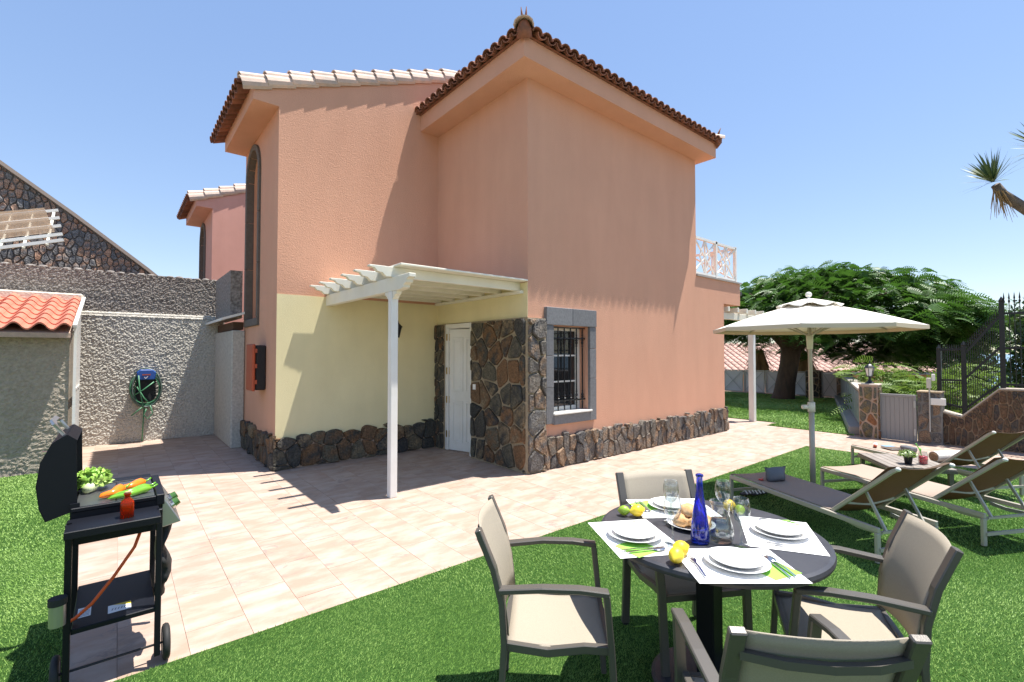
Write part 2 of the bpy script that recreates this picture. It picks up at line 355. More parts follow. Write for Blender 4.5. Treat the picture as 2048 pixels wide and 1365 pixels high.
# ---- irregular stones: Voronoi cells with rounded corners, each its own object
def clip(poly, a, b, c):
    out = []; n = len(poly)
    for i in range(n):
        p, q = poly[i], poly[(i+1) % n]; dp = a*p[0]+b*p[1]-c; dq = a*q[0]+b*q[1]-c
        if dp <= 0: out.append(p)
        if dp*dq < 0:
            t = dp/(dp-dq); out.append((p[0]+(q[0]-p[0])*t, p[1]+(q[1]-p[1])*t))
    return out
def shrink(poly, g):
    """inset a convex polygon (counter-clockwise) by g"""
    out = poly; n = len(poly)
    for i in range(n):
        p, q = poly[i], poly[(i+1) % n]; dx, dy = q[0]-p[0], q[1]-p[1]; L = math.hypot(dx, dy)
        if L < 1e-6: continue
        a, b = dy/L, -dx/L; out = clip(out, a, b, a*p[0]+b*p[1]-g)
        if len(out) < 3: return []
    return out
def area(p): return .5*sum(p[i][0]*p[(i+1) % len(p)][1]-p[(i+1) % len(p)][0]*p[i][1] for i in range(len(p)))
def chaikin(p, t=.14):
    o = []; n = len(p)
    for i in range(n):
        a, b = p[i], p[(i+1) % n]
        o += [(a[0]+(b[0]-a[0])*t, a[1]+(b[1]-a[1])*t), (a[0]+(b[0]-a[0])*(1-t), a[1]+(b[1]-a[1])*(1-t))]
    return o
def cells(region, cw, ch, seed, jit=.38, row_off=True):
    k = cw/ch; out = cells0([(x, y*k) for x, y in region], cw, cw, seed, jit, row_off)
    return [((p[0], p[1]/k), [(x, y/k) for x, y in c]) for p, c in out]
def cells0(region, cw, ch, seed, jit, row_off):
    r = random.Random(seed)
    xs = [p[0] for p in region]; ys = [p[1] for p in region]
    x0, x1, y0, y1 = min(xs), max(xs), min(ys), max(ys); pts = []; nx = max(1, round((x1-x0)/cw)); ny = max(1, round((y1-y0)/ch))
    for j in range(-1, ny+1):
        for i in range(-1, nx+1):
            px = x0+(i+.5+(.25 if j % 2 else -.25)*row_off+r.uniform(-jit, jit))*(x1-x0)/nx
            py = y0+(j+.5+r.uniform(-jit, jit))*(y1-y0)/ny
            pts.append((px, py))
    ok = []
    for k, p in enumerate(pts):
        c = list(region)
        for q in pts:
            if q is p: continue
            dx, dy = q[0]-p[0], q[1]-p[1]
            if abs(dx) > 4*cw or abs(dy) > 4*ch: continue
            c = clip(c, dx, dy, (q[0]**2+q[1]**2-p[0]**2-p[1]**2)/2)
            if len(c) < 3: break
        if len(c) >= 3 and abs(area(c)) > cw*ch*.04: ok.append((p, c))
    return ok
def stones(parent, region, o, ex, ey, out, cw, ch, m, seed, gap=.012, thick=.05, name='stone', round_=1, tops=None, limit=300):
    ex = Vector(ex); ey = Vector(ey); out = Vector(out); r = random.Random(seed+1); n = 0; base = Vector(WL[parent.name])
    o = Vector(o)
    for p, c in cells(region, cw, ch, seed):
        if tops: c = tops(p, c)
        if len(c) < 3: continue
        if area(c) < 0: c = c[::-1]
        c = shrink(c, gap*r.uniform(.7, 1.5)/1.)
        if len(c) < 3 or area(c) < .0006: continue
        for _ in range(round_): c = chaikin(c)
        cx = sum(q[0] for q in c)/len(c); cy = sum(q[1] for q in c)/len(c)
        t = thick*r.uniform(.7, 1.25)
        mb = MB(); mb.prism([(a-cx, b-cy) for a, b in c], (0, 0, 0), ex, ey, out*t, inset=.10, mid=.72)
        # uneven face
        k = len(c)
        for i in range(2*k, 3*k):
            v = Vector(mb.v[i]); mb.v[i] = tuple(v+out*r.uniform(-.22, .18)*t)
        ob = mb.build(name, m, parent, world=False); ob.location = o+ex*cx+ey*cy-base; n += 1
    return n
def rect(x0, x1, y0, y1): return [(x0, y0), (x1, y0), (x1, y1), (x0, y1)]

def barrel(L, w0, w1, th=.014, n=6, flip=1):
    """half-barrel clay tile along +x, from 0 (low end) to L; crown up when flip=1"""
    mb = MB(); v = []; f = []
    for (x, w) in ((0, w0), (L, w1)):
        for rr in (w/2, w/2-th):
            for k in range(n+1):
                t = math.pi*k/n; v.append((x, rr*math.cos(t), flip*rr*.8*math.sin(t)))
    m = n+1
    for k in range(n):
        f += [(k, k+1, 2*m+k+1, 2*m+k), (m+k, 3*m+k, 3*m+k+1, m+k+1), (k, m+k, m+k+1, k+1), (2*m+k, 2*m+k+1, 3*m+k+1, 3*m+k)]
    f += [(0, 2*m, 3*m, m), (n, m+n, 3*m+n, 2*m+n)]
    mb.add(v, f); return mb

# ================================================================== THE GROUND
def ground_z(u, v):
    d = max(0., u-20.5)+max(0., -v-14)*.3
    return -.06 - .16*d - .00002*d*d if d < 260 else -.06-.16*260-.00002*260*260-.0*d
def grid(us, vs, fz): 
    V = [(a, b, fz(a, b)) for b in vs for a in us]; n = len(us)
    F = [(j*n+i, j*n+i+1, (j+1)*n+i+1, (j+1)*n+i) for j in range(len(vs)-1) for i in range(n-1)]
    return V, F
V, Fc = grid([-400, -60, -20, -6, 0, 6, 12, 18, 20.5, 24, 30, 40, 60, 90, 140, 200, 280, 420], [-300, -100, -40, -14, 0, 12, 30, 80, 300], ground_z)
g = MB(); g.add(V, Fc); tag(g.build('ground', SOIL), kind='structure')
s_ = MB(); s_.box(260, 26000, -26000, 26000, -46.0, -45.0); tag(s_.build('sea', SEA), kind='structure')

# patio of large travertine tiles, joints recessed
pb = MB(); pb.add([(-.7, 2.7, -.004), (11.7, 2.7, -.004), (11.7, 11.1, -.004), (-.7, 11.1, -.004), (8.7, 2.7, -.004), (8.7, -3, -.004), (11.4, -3, -.004), (11.4, 2.7, -.004)],
    [(0, 1, 2, 3), (4, 5, 6, 7)])
patio = tag(pb.build('patio', GROUT), kind='structure')
tb = MB(); tb.box(-.1488, .1488, -.2988, .2988, -.012, 0)
tm = tb.mesh('tile', TILE); nt_ = 0
for i in range(-2, 39):
    for j in range(-5, 19):
        uc = .02+.30*i+.15; vc = .30+.60*j+(.3 if i % 2 else 0)
        a = -.7 < uc < 11.7 and 2.6 < vc < 11.0 and not (uc > 4.3 and vc > 5.1) and not (uc > 1.75 and vc > 7.4)
        b = 8.7 < uc < 11.4 and -2.8 < vc <= 2.6
        inside_lawn = (uc < 8.7 and vc < 2.6) or (uc < -.6 and vc < 8.8) or (uc > 11.3 and vc > 2.6)
        if (a or b) and not inside_lawn:
            o = link('tile', tm, patio, (uc, vc, rnd.uniform(-.0008, .0008))); nt_ += 1
# threshold floor inside the door
# turf
def in_poly(px, py, poly):
    r = np.zeros(len(px), bool); n = len(poly); j = n-1
    for i in range(n):
        xi, yi = poly[i]; xj, yj = poly[j]
        c = ((yi > py) != (yj > py)) & (px < (xj-xi)*(py-yi)/(yj-yi+1e-12)+xi); r ^= c; j = i
    return r
def turf(name, poly, seed, dens, h, w, rings):
    mb = MB(); mb.prism(poly, (0, 0, -.02), (1, 0, 0), (0, 1, 0), (0, 0, .028)); o = tag(mb.build(name, GRASSB), kind='structure')
    rg = np.random.default_rng(seed); xs = [p[0] for p in poly]; ys = [p[1] for p in poly]
    x0, x1, y0, y1 = min(xs), max(xs), min(ys), max(ys); VV = []; 
    for (d0, d1, den, hs, ws) in rings:
        n = int((x1-x0)*(y1-y0)*den); px = rg.uniform(x0, x1, n); py = rg.uniform(y0, y1, n)
        dd = np.hypot(px, py); ang = np.arctan2(py, px)
        k = (dd >= d0) & (dd < d1) & (np.abs(ang-YAW) < R(62)) & in_poly(px, py, poly)
        px, py = px[k], py[k]; n = len(px); px = px+rg.normal(0, .006, n); py = py+rg.normal(0, .006, n)
        # tufted pile: lean direction drifts over the lawn
        a = rg.uniform(0, 2*np.pi, n); ln = rg.uniform(.15, .9, n)*hs; hh = hs*rg.uniform(.65, 1.15, n); ww = ws*rg.uniform(.7, 1.3, n)
        dr = .35*hs*np.sin(px*1.7+np.sin(py*2.3)); b = rg.uniform(0, np.pi, n)
        t = np.stack([px+np.cos(a)*ln+dr, py+np.sin(a)*ln-.5*dr, hh], 1)
        p0 = np.stack([px-np.cos(b)*ww, py-np.sin(b)*ww, np.full(n, .004)], 1); p1 = np.stack([px+np.cos(b)*ww, py+np.sin(b)*ww, np.full(n, .004)], 1)
        VV.append(np.stack([p0, p1, t], 1).reshape(-1, 3))
    VV = np.concatenate(VV); me = np_mesh('grass_blades', VV, np.arange(len(VV)), LEAFB)
    b_ = link('grass_blades', me, o); tag(b_, kind='stuff'); return o
LAWN1 = [(-6, -4), (9.07, -4), (9.07, 3.03), (-.17, 3.03), (-.46, 8.84), (-6, 8.84)]
turf('lawn', LAWN1, 1, 0, 0, 0, [(0.8, 3.2, 30000, .018, .0017), (3.2, 5.5, 17000, .019, .0023), (5.5, 11.5, 8000, .021, .0036)])
FARL = [(11.6, 4.45), (11.0, 4.45), (10.95, 2.84), (19.2, 5.45), (19.2, 12.5), (11.6, 12.5)]
turf('garden_lawn', FARL, 2, 0, 0, 0, [(9, 16, 2600, .032, .009), (16, 26, 1300, .035, .014)])

# ================================================================== THE HOUSE
K = (4.2, 4.72, 0)
house = thing('house', 'salmon rendered two-storey villa with cream yellow porch wall and lava stone plinth', 'house', K)
def hb(name, m, *boxes, parent=None, bevel=0.):
    mb = MB()
    for b in boxes: mb.box(*b)
    return mb.build(name, m, parent or house, bevel=bevel)
# --- right block. A face at V=4.72, B face at U=4.2
A, B, CV, DU = 4.72, 4.2, 7.05, 1.66
hb('wall', PINK, (4.2, 4.65, A, A+.24, 0, 5.33), (4.65, 5.40, A, A+.24, 0, .74), (4.65, 5.40, A, A+.24, 1.985, 5.33),
   (5.40, 8.55, A, A+.24, 0, 5.33), (8.55, 9.64, A, A+.24, 0, 2.62))
hb('wall', PINK, (4.2, 4.44, A+.24, 5.98, 2.08, 5.33), (4.2, 4.44, A+.24, 5.98, 0, 2.08), (4.2, 4.44, 5.98, 6.74, 2.08, 5.33), (4.2, 4.44, 6.74, 7.05, 0, 5.33))
hb('wall', PINK, (8.31, 8.55, A+.24, 9.25, 2.62, 5.33), (9.40, 9.64, A+.24, 9.25, 0, 2.62), (4.44, 8.31, 9.01, 9.25, 0, 5.33))
hb('interior_floor', TILE, (4.202, 9.3, A+.25, 8.9, -.01, .012))
hb('interior_wall', mat('dim_interior_plaster', (.45, .42, .37), .9), (4.46, 9.3, 8.7, 8.9, .012, 2.5), (4.46, 9.3, A+.26, 8.7, 2.5, 2.6))
hb('eave_box', PINK, (3.86, 8.74, 4.40, 7.05, 5.33, 5.59), (4.5, 8.74, 7.05, 9.55, 5.33, 5.59))
# porch paint
hb('porch_paint', YELLOW, (4.196, 4.2, A+.0, 5.98, 2.08, 2.55), (4.196, 4.2, 5.98, 7.046, 2.08, 2.55), (DU, 4.196, CV-.004, CV, 0, 2.415))
# --- left block: gable end with the roof rising away from the eave
def left_block(root, m, dv, yellow=True):
    P = [(1.82, 0), (4.6, 0), (4.6, 6.56), (1.34, 5.25), (1.34, 5.02), (1.82, 5.02)]
    mb = MB(); mb.prism(P, (0, 9.25+dv, 0), (1, 0, 0), (0, 0, 1), (0, -2.2, 0)); mb.build('wall', m, root)
    # side wall with the arched niche
    v0, v1, zb, zs, cz = 8.17, 9.0, 2.14, 4.48, 4.48
    vc, rr = (v0+v1)/2, (v1-v0)/2
    mb = MB()
    for b in ((DU, 1.82, CV, v0, 0, 5.02), (DU, 1.82, v1, 9.25, 0, 5.02), (DU, 1.82, v0, v1, 0, zb)): mb.box(b[0], b[1], b[2]+dv, b[3]+dv, b[4], b[5])
    arc = [(vc+dv-rr*math.cos(math.pi*k/12), cz+rr*math.sin(math.pi*k/12)) for k in range(13)]
    for k in range(12):
        (a, za), (b, zb_) = arc[k], arc[k+1]
        mb.prism([(a, za), (b, zb_), (b, 5.02), (a, 5.02)], (DU, 0, 0), (0, 1, 0), (0, 0, 1), (.16, 0, 0))
    mb.build('wall', m, root)
    # stone surround of the niche, block by block
    def blk(poly): 
        b = MB(); b.prism(poly, (DU-.035, 0, 0), (0, 1, 0), (0, 0, 1), (.12, 0, 0)); b.build('surround_stone', BROWNST, root, bevel=.006)
    t = .085
    for (z0, z1) in ((2.15, 3.0), (3.004, 3.8), (3.804, 4.48)):
        blk([(v0-t+dv, z0), (v0+.006+dv, z0), (v0+.006+dv, z1), (v0-t+dv, z1)]); blk([(v1-.006+dv, z0), (v1+t+dv, z0), (v1+t+dv, z1), (v1-.006+dv, z1)])
    blk([(v0-t+dv, 2.03), (v1+t+dv, 2.03), (v1+t+dv, 2.146), (v0-t+dv, 2.146)])
    for k in range(0, 12, 2):
        pts = [(vc+dv-q*math.cos(math.pi*(k+s)/12), cz+.004+q*math.sin(math.pi*(k+s)/12)) for q, ss in ((rr-.006, (0, 1, 2)), (rr+t, (2, 1, 0))) for s in ss]
        blk(pts)
    # roof: clay tiles from the eave (U=1.2) up to the ridge
    sl = math.atan2(6.56-5.25, 4.6-1.34); e0 = Vector((1.17, 0, 5.25-.17*math.tan(sl)+.03))
    cu = Vector((math.cos(sl), 0, math.sin(sl)))
    cov = barrel(.40, .20, .17).mesh('cover_tile', TERRAD); pan = barrel(.40, .19, .17, flip=-1).mesh('pan_tile', TERRAD)
    cov2 = barrel(.37, .225, .18, th=.022).mesh('verge_tile', TERRAP)
    base = Vector(WL[root.name]); rest = MB()
    n = 12
    for k in range(n+1):
        vv = 7.25+dv+.185*k
        for j in range(10):
            p = e0+cu*(.345*j)+Vector((0, vv, .02))
            if j < 2:
                link('roof_tile', cov, root, p-base, (0, -sl+.04, 0))
                if k < n: link('roof_tile', pan, root, p+Vector((0, .0975, .012))-base, (0, -sl+.04, 0))
            else:
                for mesh_, off in ((barrel(.40, .20, .17), Vector((0, 0, 0))), (barrel(.40, .19, .17, flip=-1), Vector((0, .0975, .012)))):
                    M4 = Matrix.Translation(p+off) @ Matrix.Rotation(-sl+.04, 4, 'Y'); mesh_.v = [tuple(M4 @ Vector(q)) for q in mesh_.v]
                    rest.add(mesh_.v, mesh_.f)
    tag(rest.build('roof_tiles', TERRAD, root), kind='stuff')
    # pale verge tiles along the rake, two courses
    for j in range(11):
        p = e0+cu*(.335*j+.02); p.y = 7.13+dv; p.z += .05
        link('verge_tile', cov2, root, p-base, (R(10), -sl+.10, 0))
        p2 = e0+cu*(.335*j+.02); p2.y = 7.075+dv; p2.z -= .03
        link('verge_tile', cov2, root, p2-base, (R(62), -sl+.10, 0))
    # far slope, plain
    mb = MB(); mb.prism([(4.6, 6.55), (7.8, 5.27), (7.8, 5.35), (4.6, 6.66)], (0, 9.4+dv, 0), (1, 0, 0), (0, 0, 1), (0, -2.4, 0)); mb.build('roof_slope', TERRAD, root)
left_block(house, PINK, 0.)

# --- hip roof of the right block: eave tiles one by one
def hip_roof(root):
    base = Vector(WL[root.name]); x0, x1, y0, y1, z = 3.82, 8.78, 4.36, 9.59, 5.605
    sl = R(19); cov = barrel(.42, .17, .145).mesh('cover_tile', TERRAD); pan = barrel(.42, .16, .14, flip=-1).mesh('pan_tile', TERRAD)
    rest = MB(); hx = (x1-x0)/2
    sides = [((x0, y0), (1, 0), (0, 1), x1-x0, math.pi/2), ((x0, y1), (0, -1), (1, 0), y1-y0, 0.), ((x1, y0), (0, 1), (-1, 0), y1-y0, math.pi), ((x1, y1), (-1, 0), (0, -1), x1-x0, -math.pi/2)]
    for si, (c, t, inn, L, rz) in enumerate(sides):
        n = int(L/.17); 
        for k in range(n+1):
            if k in (0, n): continue
            s = L*k/n; lim = min(s, L-s, hx); j = 0
            while j == 0 or j*.37 < lim:
                q = Vector((c[0]+t[0]*s+inn[0]*(.37*j-.07), c[1]+t[1]*s+inn[1]*(.37*j-.07), z+.03+.37*j*math.tan(sl)))
                for me, dz, ds in ((cov, -.012, 0), (pan, .008, .085)):
                    if ds and k == n: continue
                    p = q+Vector((t[0]*ds, t[1]*ds, dz))
                    if j == 0 and si < 2: link('eave_tile', me, root, p-base, (0, -sl, rz))
                    else:
                        mb = barrel(.42, .17, .145) if not ds else barrel(.42, .16, .14, flip=-1)
                        M4 = Matrix.Translation(p) @ Matrix.Rotation(rz, 4, 'Z') @ Matrix.Rotation(-sl, 4, 'Y')
                        rest.add([tuple(M4 @ Vector(v)) for v in mb.v], mb.f)
                j += 1
    tag(rest.build('roof_tiles', TERRAD, root), kind='stuff')
    mb = MB(); cz = z+hx*math.tan(sl); d = .02
    mb.add([(x0, y0, z-.01), (x1, y0, z-.01), (x1, y1, z-.01), (x0, y1, z-.01), ((x0+x1)/2, y0+hx, cz-d), ((x0+x1)/2, y1-hx, cz-d)],
           [(0, 1, 4), (1, 2, 5, 4), (2, 3, 5), (3, 0, 4, 5), (3, 2, 1, 0)])
    mb.build('roof_deck', TERRAD, root)
    # hip ridge tiles and horned finials at the corners
    hip = barrel(.42, .26, .22).mesh('hip_tile', TERRAP)
    for (cx, cy, dx, dy) in ((x0, y0, 1, 1), (x1, y0, -1, 1)):
        rz = math.atan2(dy, dx); hs = math.atan(math.tan(sl)/math.sqrt(2))
        for j in range(8):
            link('hip_tile', hip, root, Vector((cx+dx*(.255*j-.05), cy+dy*(.255*j-.05), z+.045+.255*j*math.tan(sl)))-base, (0, -hs, rz))
        f = MB(); d = Vector((dx, dy, 0)).normalized(); s = Vector((-d.y, d.x, 0)); p = Vector((cx, cy, z-.02))-d*.03
        f.tube([p+d*.12+Vector((0, 0, .0)), p+d*.06+Vector((0, 0, .07)), p+d*.05+Vector((0, 0, .13)), p+d*.05+Vector((0, 0, .17))], [.10, .095, .07, .035], 10)
        for q in (-1, 1):
            f.tube([p+d*.05+s*q*.022+Vector((0, 0, .15)), p+d*.03+s*q*.026+Vector((0, 0, .23)), p+s*q*.034+Vector((0, 0, .31))], [.022, .015, .004], 6)
        f.build('roof_finial', TERRAD, root, smooth=True)
hip_roof(house)

# --- stonework: door pier, plinths
stone_bed = hb('mortar_bed', MORTAR, (4.155, 4.2, A-.0, 5.975, 0, 2.075), (4.155, 4.2, 6.745, 7.04, 0, 2.075), (4.155, 4.49, A-.045, A, 0, 2.07))
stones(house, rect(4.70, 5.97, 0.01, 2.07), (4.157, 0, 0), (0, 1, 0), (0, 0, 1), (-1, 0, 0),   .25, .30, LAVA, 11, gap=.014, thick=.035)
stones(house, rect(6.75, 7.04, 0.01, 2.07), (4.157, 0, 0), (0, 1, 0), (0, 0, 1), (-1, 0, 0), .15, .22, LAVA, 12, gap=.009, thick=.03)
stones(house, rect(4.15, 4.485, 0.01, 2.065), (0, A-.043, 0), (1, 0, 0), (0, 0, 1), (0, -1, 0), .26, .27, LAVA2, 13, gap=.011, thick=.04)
def plinth(o, ex, out, x0, x1, m, seed, cw=.19, h=.44):
    """upright stones of uneven height with rounded heads"""
    r = random.Random(seed); ex = Vector(ex); out = Vector(out); base = Vector(WL[house.name]); x = x0; o = Vector(o)
    while x < x1-.05:
        w = min(cw*r.uniform(.55, 1.6), x1-x); hh = h*r.uniform(.86, 1.13)
        if x1-x-w < .06: w = x1-x
        def put(poly, t):
            poly = chaikin(poly, .16); cx = sum(p[0] for p in poly)/len(poly); cy = sum(p[1] for p in poly)/len(poly)
            mb = MB(); mb.prism([(a-cx, b-cy) for a, b in poly], (0, 0, 0), ex, (0, 0, 1), out*t, inset=.12, mid=.7); k = len(poly)
            for i in range(2*k, 3*k): mb.v[i] = tuple(Vector(mb.v[i])+out*r.uniform(-.2, .2)*t)
            ob = mb.build('plinth_stone', m, house, world=False); ob.location = o+ex*cx+Vector((0, 0, cy))-base
        g_ = .003; l, rr = x+g_, x+w-g_; t = .085*r.uniform(.75, 1.2); sk = r.uniform(-.03, .03)
        if w > .15 and r.random() < .55:
            c = hh*r.uniform(.28, .5); d = r.uniform(-.05, .05)
            put([(l, .005), (rr, .005), (rr, c-.01-d), (l, c-.01+d)], t*.9)
            put([(l, c+.01+d), (rr, c+.01-d), (rr-.01, hh*.9), (l+w*.7, hh), (l+w*.3, hh*1.0), (l+.01, hh*.9)], t)
        else:
            put([(l, .005), (rr, .005), (rr+sk*.3, hh*.55), (rr-.012, hh*.9), (l+w*.65, hh), (l+w*.32, hh), (l+.012, hh*.9), (l+sk, hh*.5)], t)
        x += w
_hr = random.Random(77)
def head(p, c):
    if max(y for x, y in c) < .42: return c
    c = clip(c, 0, 1, .47+_hr.uniform(-.045, .03)); xm = sum(x for x, y in c)/max(1, len(c)); k = .35
    zt = max(y for x, y in c) if c else 0
    for sg in (-1, 1): c = clip(c, sg*k, 1, zt+k*sg*xm+k*.035) if len(c) > 2 else c
    return c
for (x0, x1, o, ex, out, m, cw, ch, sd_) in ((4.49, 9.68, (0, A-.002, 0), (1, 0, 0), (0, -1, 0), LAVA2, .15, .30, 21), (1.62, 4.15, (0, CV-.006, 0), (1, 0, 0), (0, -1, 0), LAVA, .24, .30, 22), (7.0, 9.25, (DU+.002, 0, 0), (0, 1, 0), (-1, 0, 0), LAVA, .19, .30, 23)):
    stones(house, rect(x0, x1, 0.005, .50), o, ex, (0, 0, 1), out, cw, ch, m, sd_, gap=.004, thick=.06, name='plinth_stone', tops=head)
hb('plinth_mortar', MORTARP, (4.49, 9.66, A-.025, A, 0, .39), (1.70, 4.15, CV-.025, CV-.004, 0, .39), (DU-.02, DU, 7.02, 9.25, 0, .39))

# --- grille window
win = thing('x', 'x', 'x'); bpy.data.objects.remove(win)
def wblk(u0, u1, z0, z1, y0=A-.045, y1=A+.02):
    b = MB(); b.box(u0, u1, y0, y1, z0, z1); return b.build('surround_stone', BASALT, house, bevel=.005)
for z0, z1 in ((.62, 1.12), (1.123, 1.56), (1.563, 1.985)): wblk(4.50, 4.648, z0, z1)
for z0, z1 in ((.60, 1.22), (1.223, 1.66), (1.663, 1.985)): wblk(5.402, 5.545, z0, z1)
wblk(4.50, 5.02, 1.988, 2.235, A-.055); wblk(5.023, 5.545, 1.988, 2.235, A-.055); wblk(4.651, 5.399, .60, .735)
wf = MB(); y0, y1 = A+.16, A+.21
for b in ((4.65, 4.71, y0, y1, .76, 1.985), (5.34, 5.40, y0, y1, .76, 1.985), (4.71, 5.34, y0, y1, .76, .82), (4.71, 5.34, y0, y1, 1.925, 1.985), (5.31, 5.34, y0-.004, y1, .82, 1.925)): wf.box(*b)
wfo = wf.build('window_frame', WHITE, house, bevel=.006)
for z in (1.18, 1.56):
    for a, b in ((4.71, 5.31),):
        q = MB(); q.box(a, b, y0+.008, y1-.008, z-.012, z+.012); q.build('glazing_bar', WHITE, wfo)
for a, b in ((4.71, 5.31),):
    for z0, z1 in ((.82, 1.168), (1.192, 1.548), (1.572, 1.925)):
        q = MB(); q.box(a, b, y0+.022, y0+.028, z0, z1); q.build('pane', PANE, wfo)
q = MB(); q.box(4.63, 5.42, A-.075, A+.16, .737, .762); q.build('sill', WHITE, house, bevel=.004)
gr = MB(); yg = A+.055
gr.box(4.652, 5.398, yg-.006, yg+.006, .90, .92); gr.box(4.652, 5.398, yg-.006, yg+.006, 1.80, 1.82); gr.box(4.652, 5.398, yg-.006, yg+.006, 1.955, 1.97)
gro = gr.build('grille', IRON, house)
bm_ = MB(); bm_.bar((0, 0, .775), (0, 0, 1.97), .014)
for zc in (.95, 1.78):
    bm_.lathe([(.006, -.10), (.014, -.085), (.010, -.06), (.022, -.03), (.012, -.012), (.026, 0), (.012, .012), (.022, .03), (.010, .06), (.014, .085), (.006, .10)], 8, (0, 0, zc))
bme = bm_.mesh('bar', IRON)
for k in range(6): link('bar', bme, gro, (4.70+.128*k-K[0], yg-K[1], 0))

# --- panelled door standing ajar
dfr = MB(); xd = 4.2
for b in ((4.16, 4.44, 6.655, 6.735, .012, 2.07), (4.16, 4.44, 5.985, 6.03, .012, 2.07), (4.16, 4.44, 6.03, 6.655, 1.995, 2.07)): dfr.box(*b)
dfo = dfr.build('door_frame', WHITE, house, bevel=.008)
leaf = MB(); leaf.box(0, .62, -.04, 0, .02, 1.985)
door = leaf.build('door', WHITE, house, world=False, bevel=.003); door.location = (4.225-K[0], 6.65-K[1], 0); door.rotation_euler = (0, 0, R(-90+17)); WL[door.name] = (0, 0, 0)
for a, b in ((.07, .29), (.34, .56)):
    for z0, z1 in ((.15, .82), (.97, 1.85)):
        p = MB()
        for q in ((a, b, z0, z0+.03), (a, b, z1-.03, z1), (a, a+.03, z0+.03, z1-.03), (b-.03, b, z0+.03, z1-.03)): p.box(q[0], q[1], -.054, -.04, q[2], q[3])
        p.box(a+.06, b-.06, -.048, -.04, z0+.06, z1-.06)
        p.build('door_panel', WHITE, door, world=False, bevel=.006)
for z in (.22, .78, 1.25, 1.80):
    h_ = MB(); h_.lathe([(.011, 0), (.011, .11)], 8, (4.195, 6.643, z)); h_.box(4.158, 4.1595, 6.66, 6.70, z, z+.11); h_.build('hinge', BRASS, dfo)
q = MB(); q.box(4.105, 4.118, 5.80, 5.86, 1.05, 1.13); q.box(4.100, 4.105, 5.822, 5.838, 1.08, 1.10); tag(single(q, 'bell_push', PORC, 'small white bell push on the stone pier beside the door', 'switch'))

# --- balcony at the far end
bal = hb('balcony_slab', PINK, (8.55, 10.38, A, A+.2, 2.62, 3.09), (10.18, 10.38, A+.2, 9.2, 2.62, 3.09), (8.55, 10.18, A+.2, 9.2, 2.62, 2.9))
hb('balcony_coping', mat('grey_coping', (.36, .33, .30), .8), (8.55, 10.41, A-.03, A+.22, 3.09, 3.12), (10.16, 10.41, A+.22, 9.2, 3.09, 3.12))
def rail_panel(p, q, name='railing_panel'):
    p = Vector(p); q = Vector(q); mb = MB(); z0, z1 = 3.17, 3.86; up = Vector((0, 0, 1))
    f = lambda t, z: p+(q-p)*t+up*z
    mb.bar(f(0, z1), f(1, z1), .06, .045); mb.bar(f(0, z0), f(1, z0), .045, .04)
    mb.bar(f(0, z0), f(1, z1), .028, .034); mb.bar(f(0, z1), f(1, z0), .026, .033)
    c = f(.5, (z0+z1)/2); mb.bar(f(.5, z0), f(.5, z1), .03)
    d = (q-p).normalized(); h_ = .2
    L = (q-p).length
    dia = [f(.5, z0+.0), f(.5-h_/L, (z0+z1)/2), f(.5, z1), f(.5+h_/L, (z0+z1)/2)]
    for k in range(4): mb.bar(dia[k], dia[(k+1) % 4], .024, .03)
    return mb.build(name, WHITE, house)
us = [8.58, 9.43, 10.29]
for a, b in zip(us[:-1], us[1:]): rail_panel((a, A+.06, 0), (b, A+.06, 0))
vs = [A+.06, 5.8, 6.8, 7.8, 8.8]
for a, b in zip(vs[:-1], vs[1:]): rail_panel((10.29, a, 0), (10.29, b, 0))
for u_, v_ in [(u, A+.06) for u in us]+[(10.29, v) for v in vs[1:]]:
    hb('railing_post', WHITE, (u_-.03, u_+.03, v_-.03, v_+.03, 3.12, 3.90))
hb('scupper', mat('dark_pipe', (.05, .045, .04), .6), (10.38, 10.56, A+.04, A+.12, 2.86, 2.94))
# small fittings on the house
cab = thing('wall_cabinet', 'orange fronted black cabinet fixed on the shaded salmon side wall', 'cabinet', (DU-.1, 7.8, 1.06))
q = MB(); q.box(DU-.14, DU-.002, 7.60, 8.0, 1.06, 1.71); q.build('cabinet_body', mat('black_plastic', (.012, .012, .014), .55), cab, bevel=.015)
q = MB(); q.box(DU-.185, DU-.142, 7.59, 8.02, 1.045, 1.73); q.build('cabinet_door', ORANGEP, cab, bevel=.03, seg=3)
for z in (1.15, 1.38, 1.6):
    q = MB(); q.box(DU-.155, DU-.125, 7.575, 7.59, z, z+.06); q.build('latch', ORANGEP, cab)

# neighbour of the same row
nb = thing('neighbour_house', 'rose pink neighbouring villa with arched niche behind the rough garden wall', 'house', (1.66, 13.09, 0))
left_block(nb, PINK2, 6.04)

# ================================================================== PORCH PERGOLA
pg = thing('porch_pergola', 'white porch pergola with one post standing before the yellow wall', 'pergola', (2.36, 4.92, 0))
q = MB(); q.box(2.318, 2.402, 4.878, 4.962, 0, 2.285); q.build('post', WHITE, pg, bevel=.006)
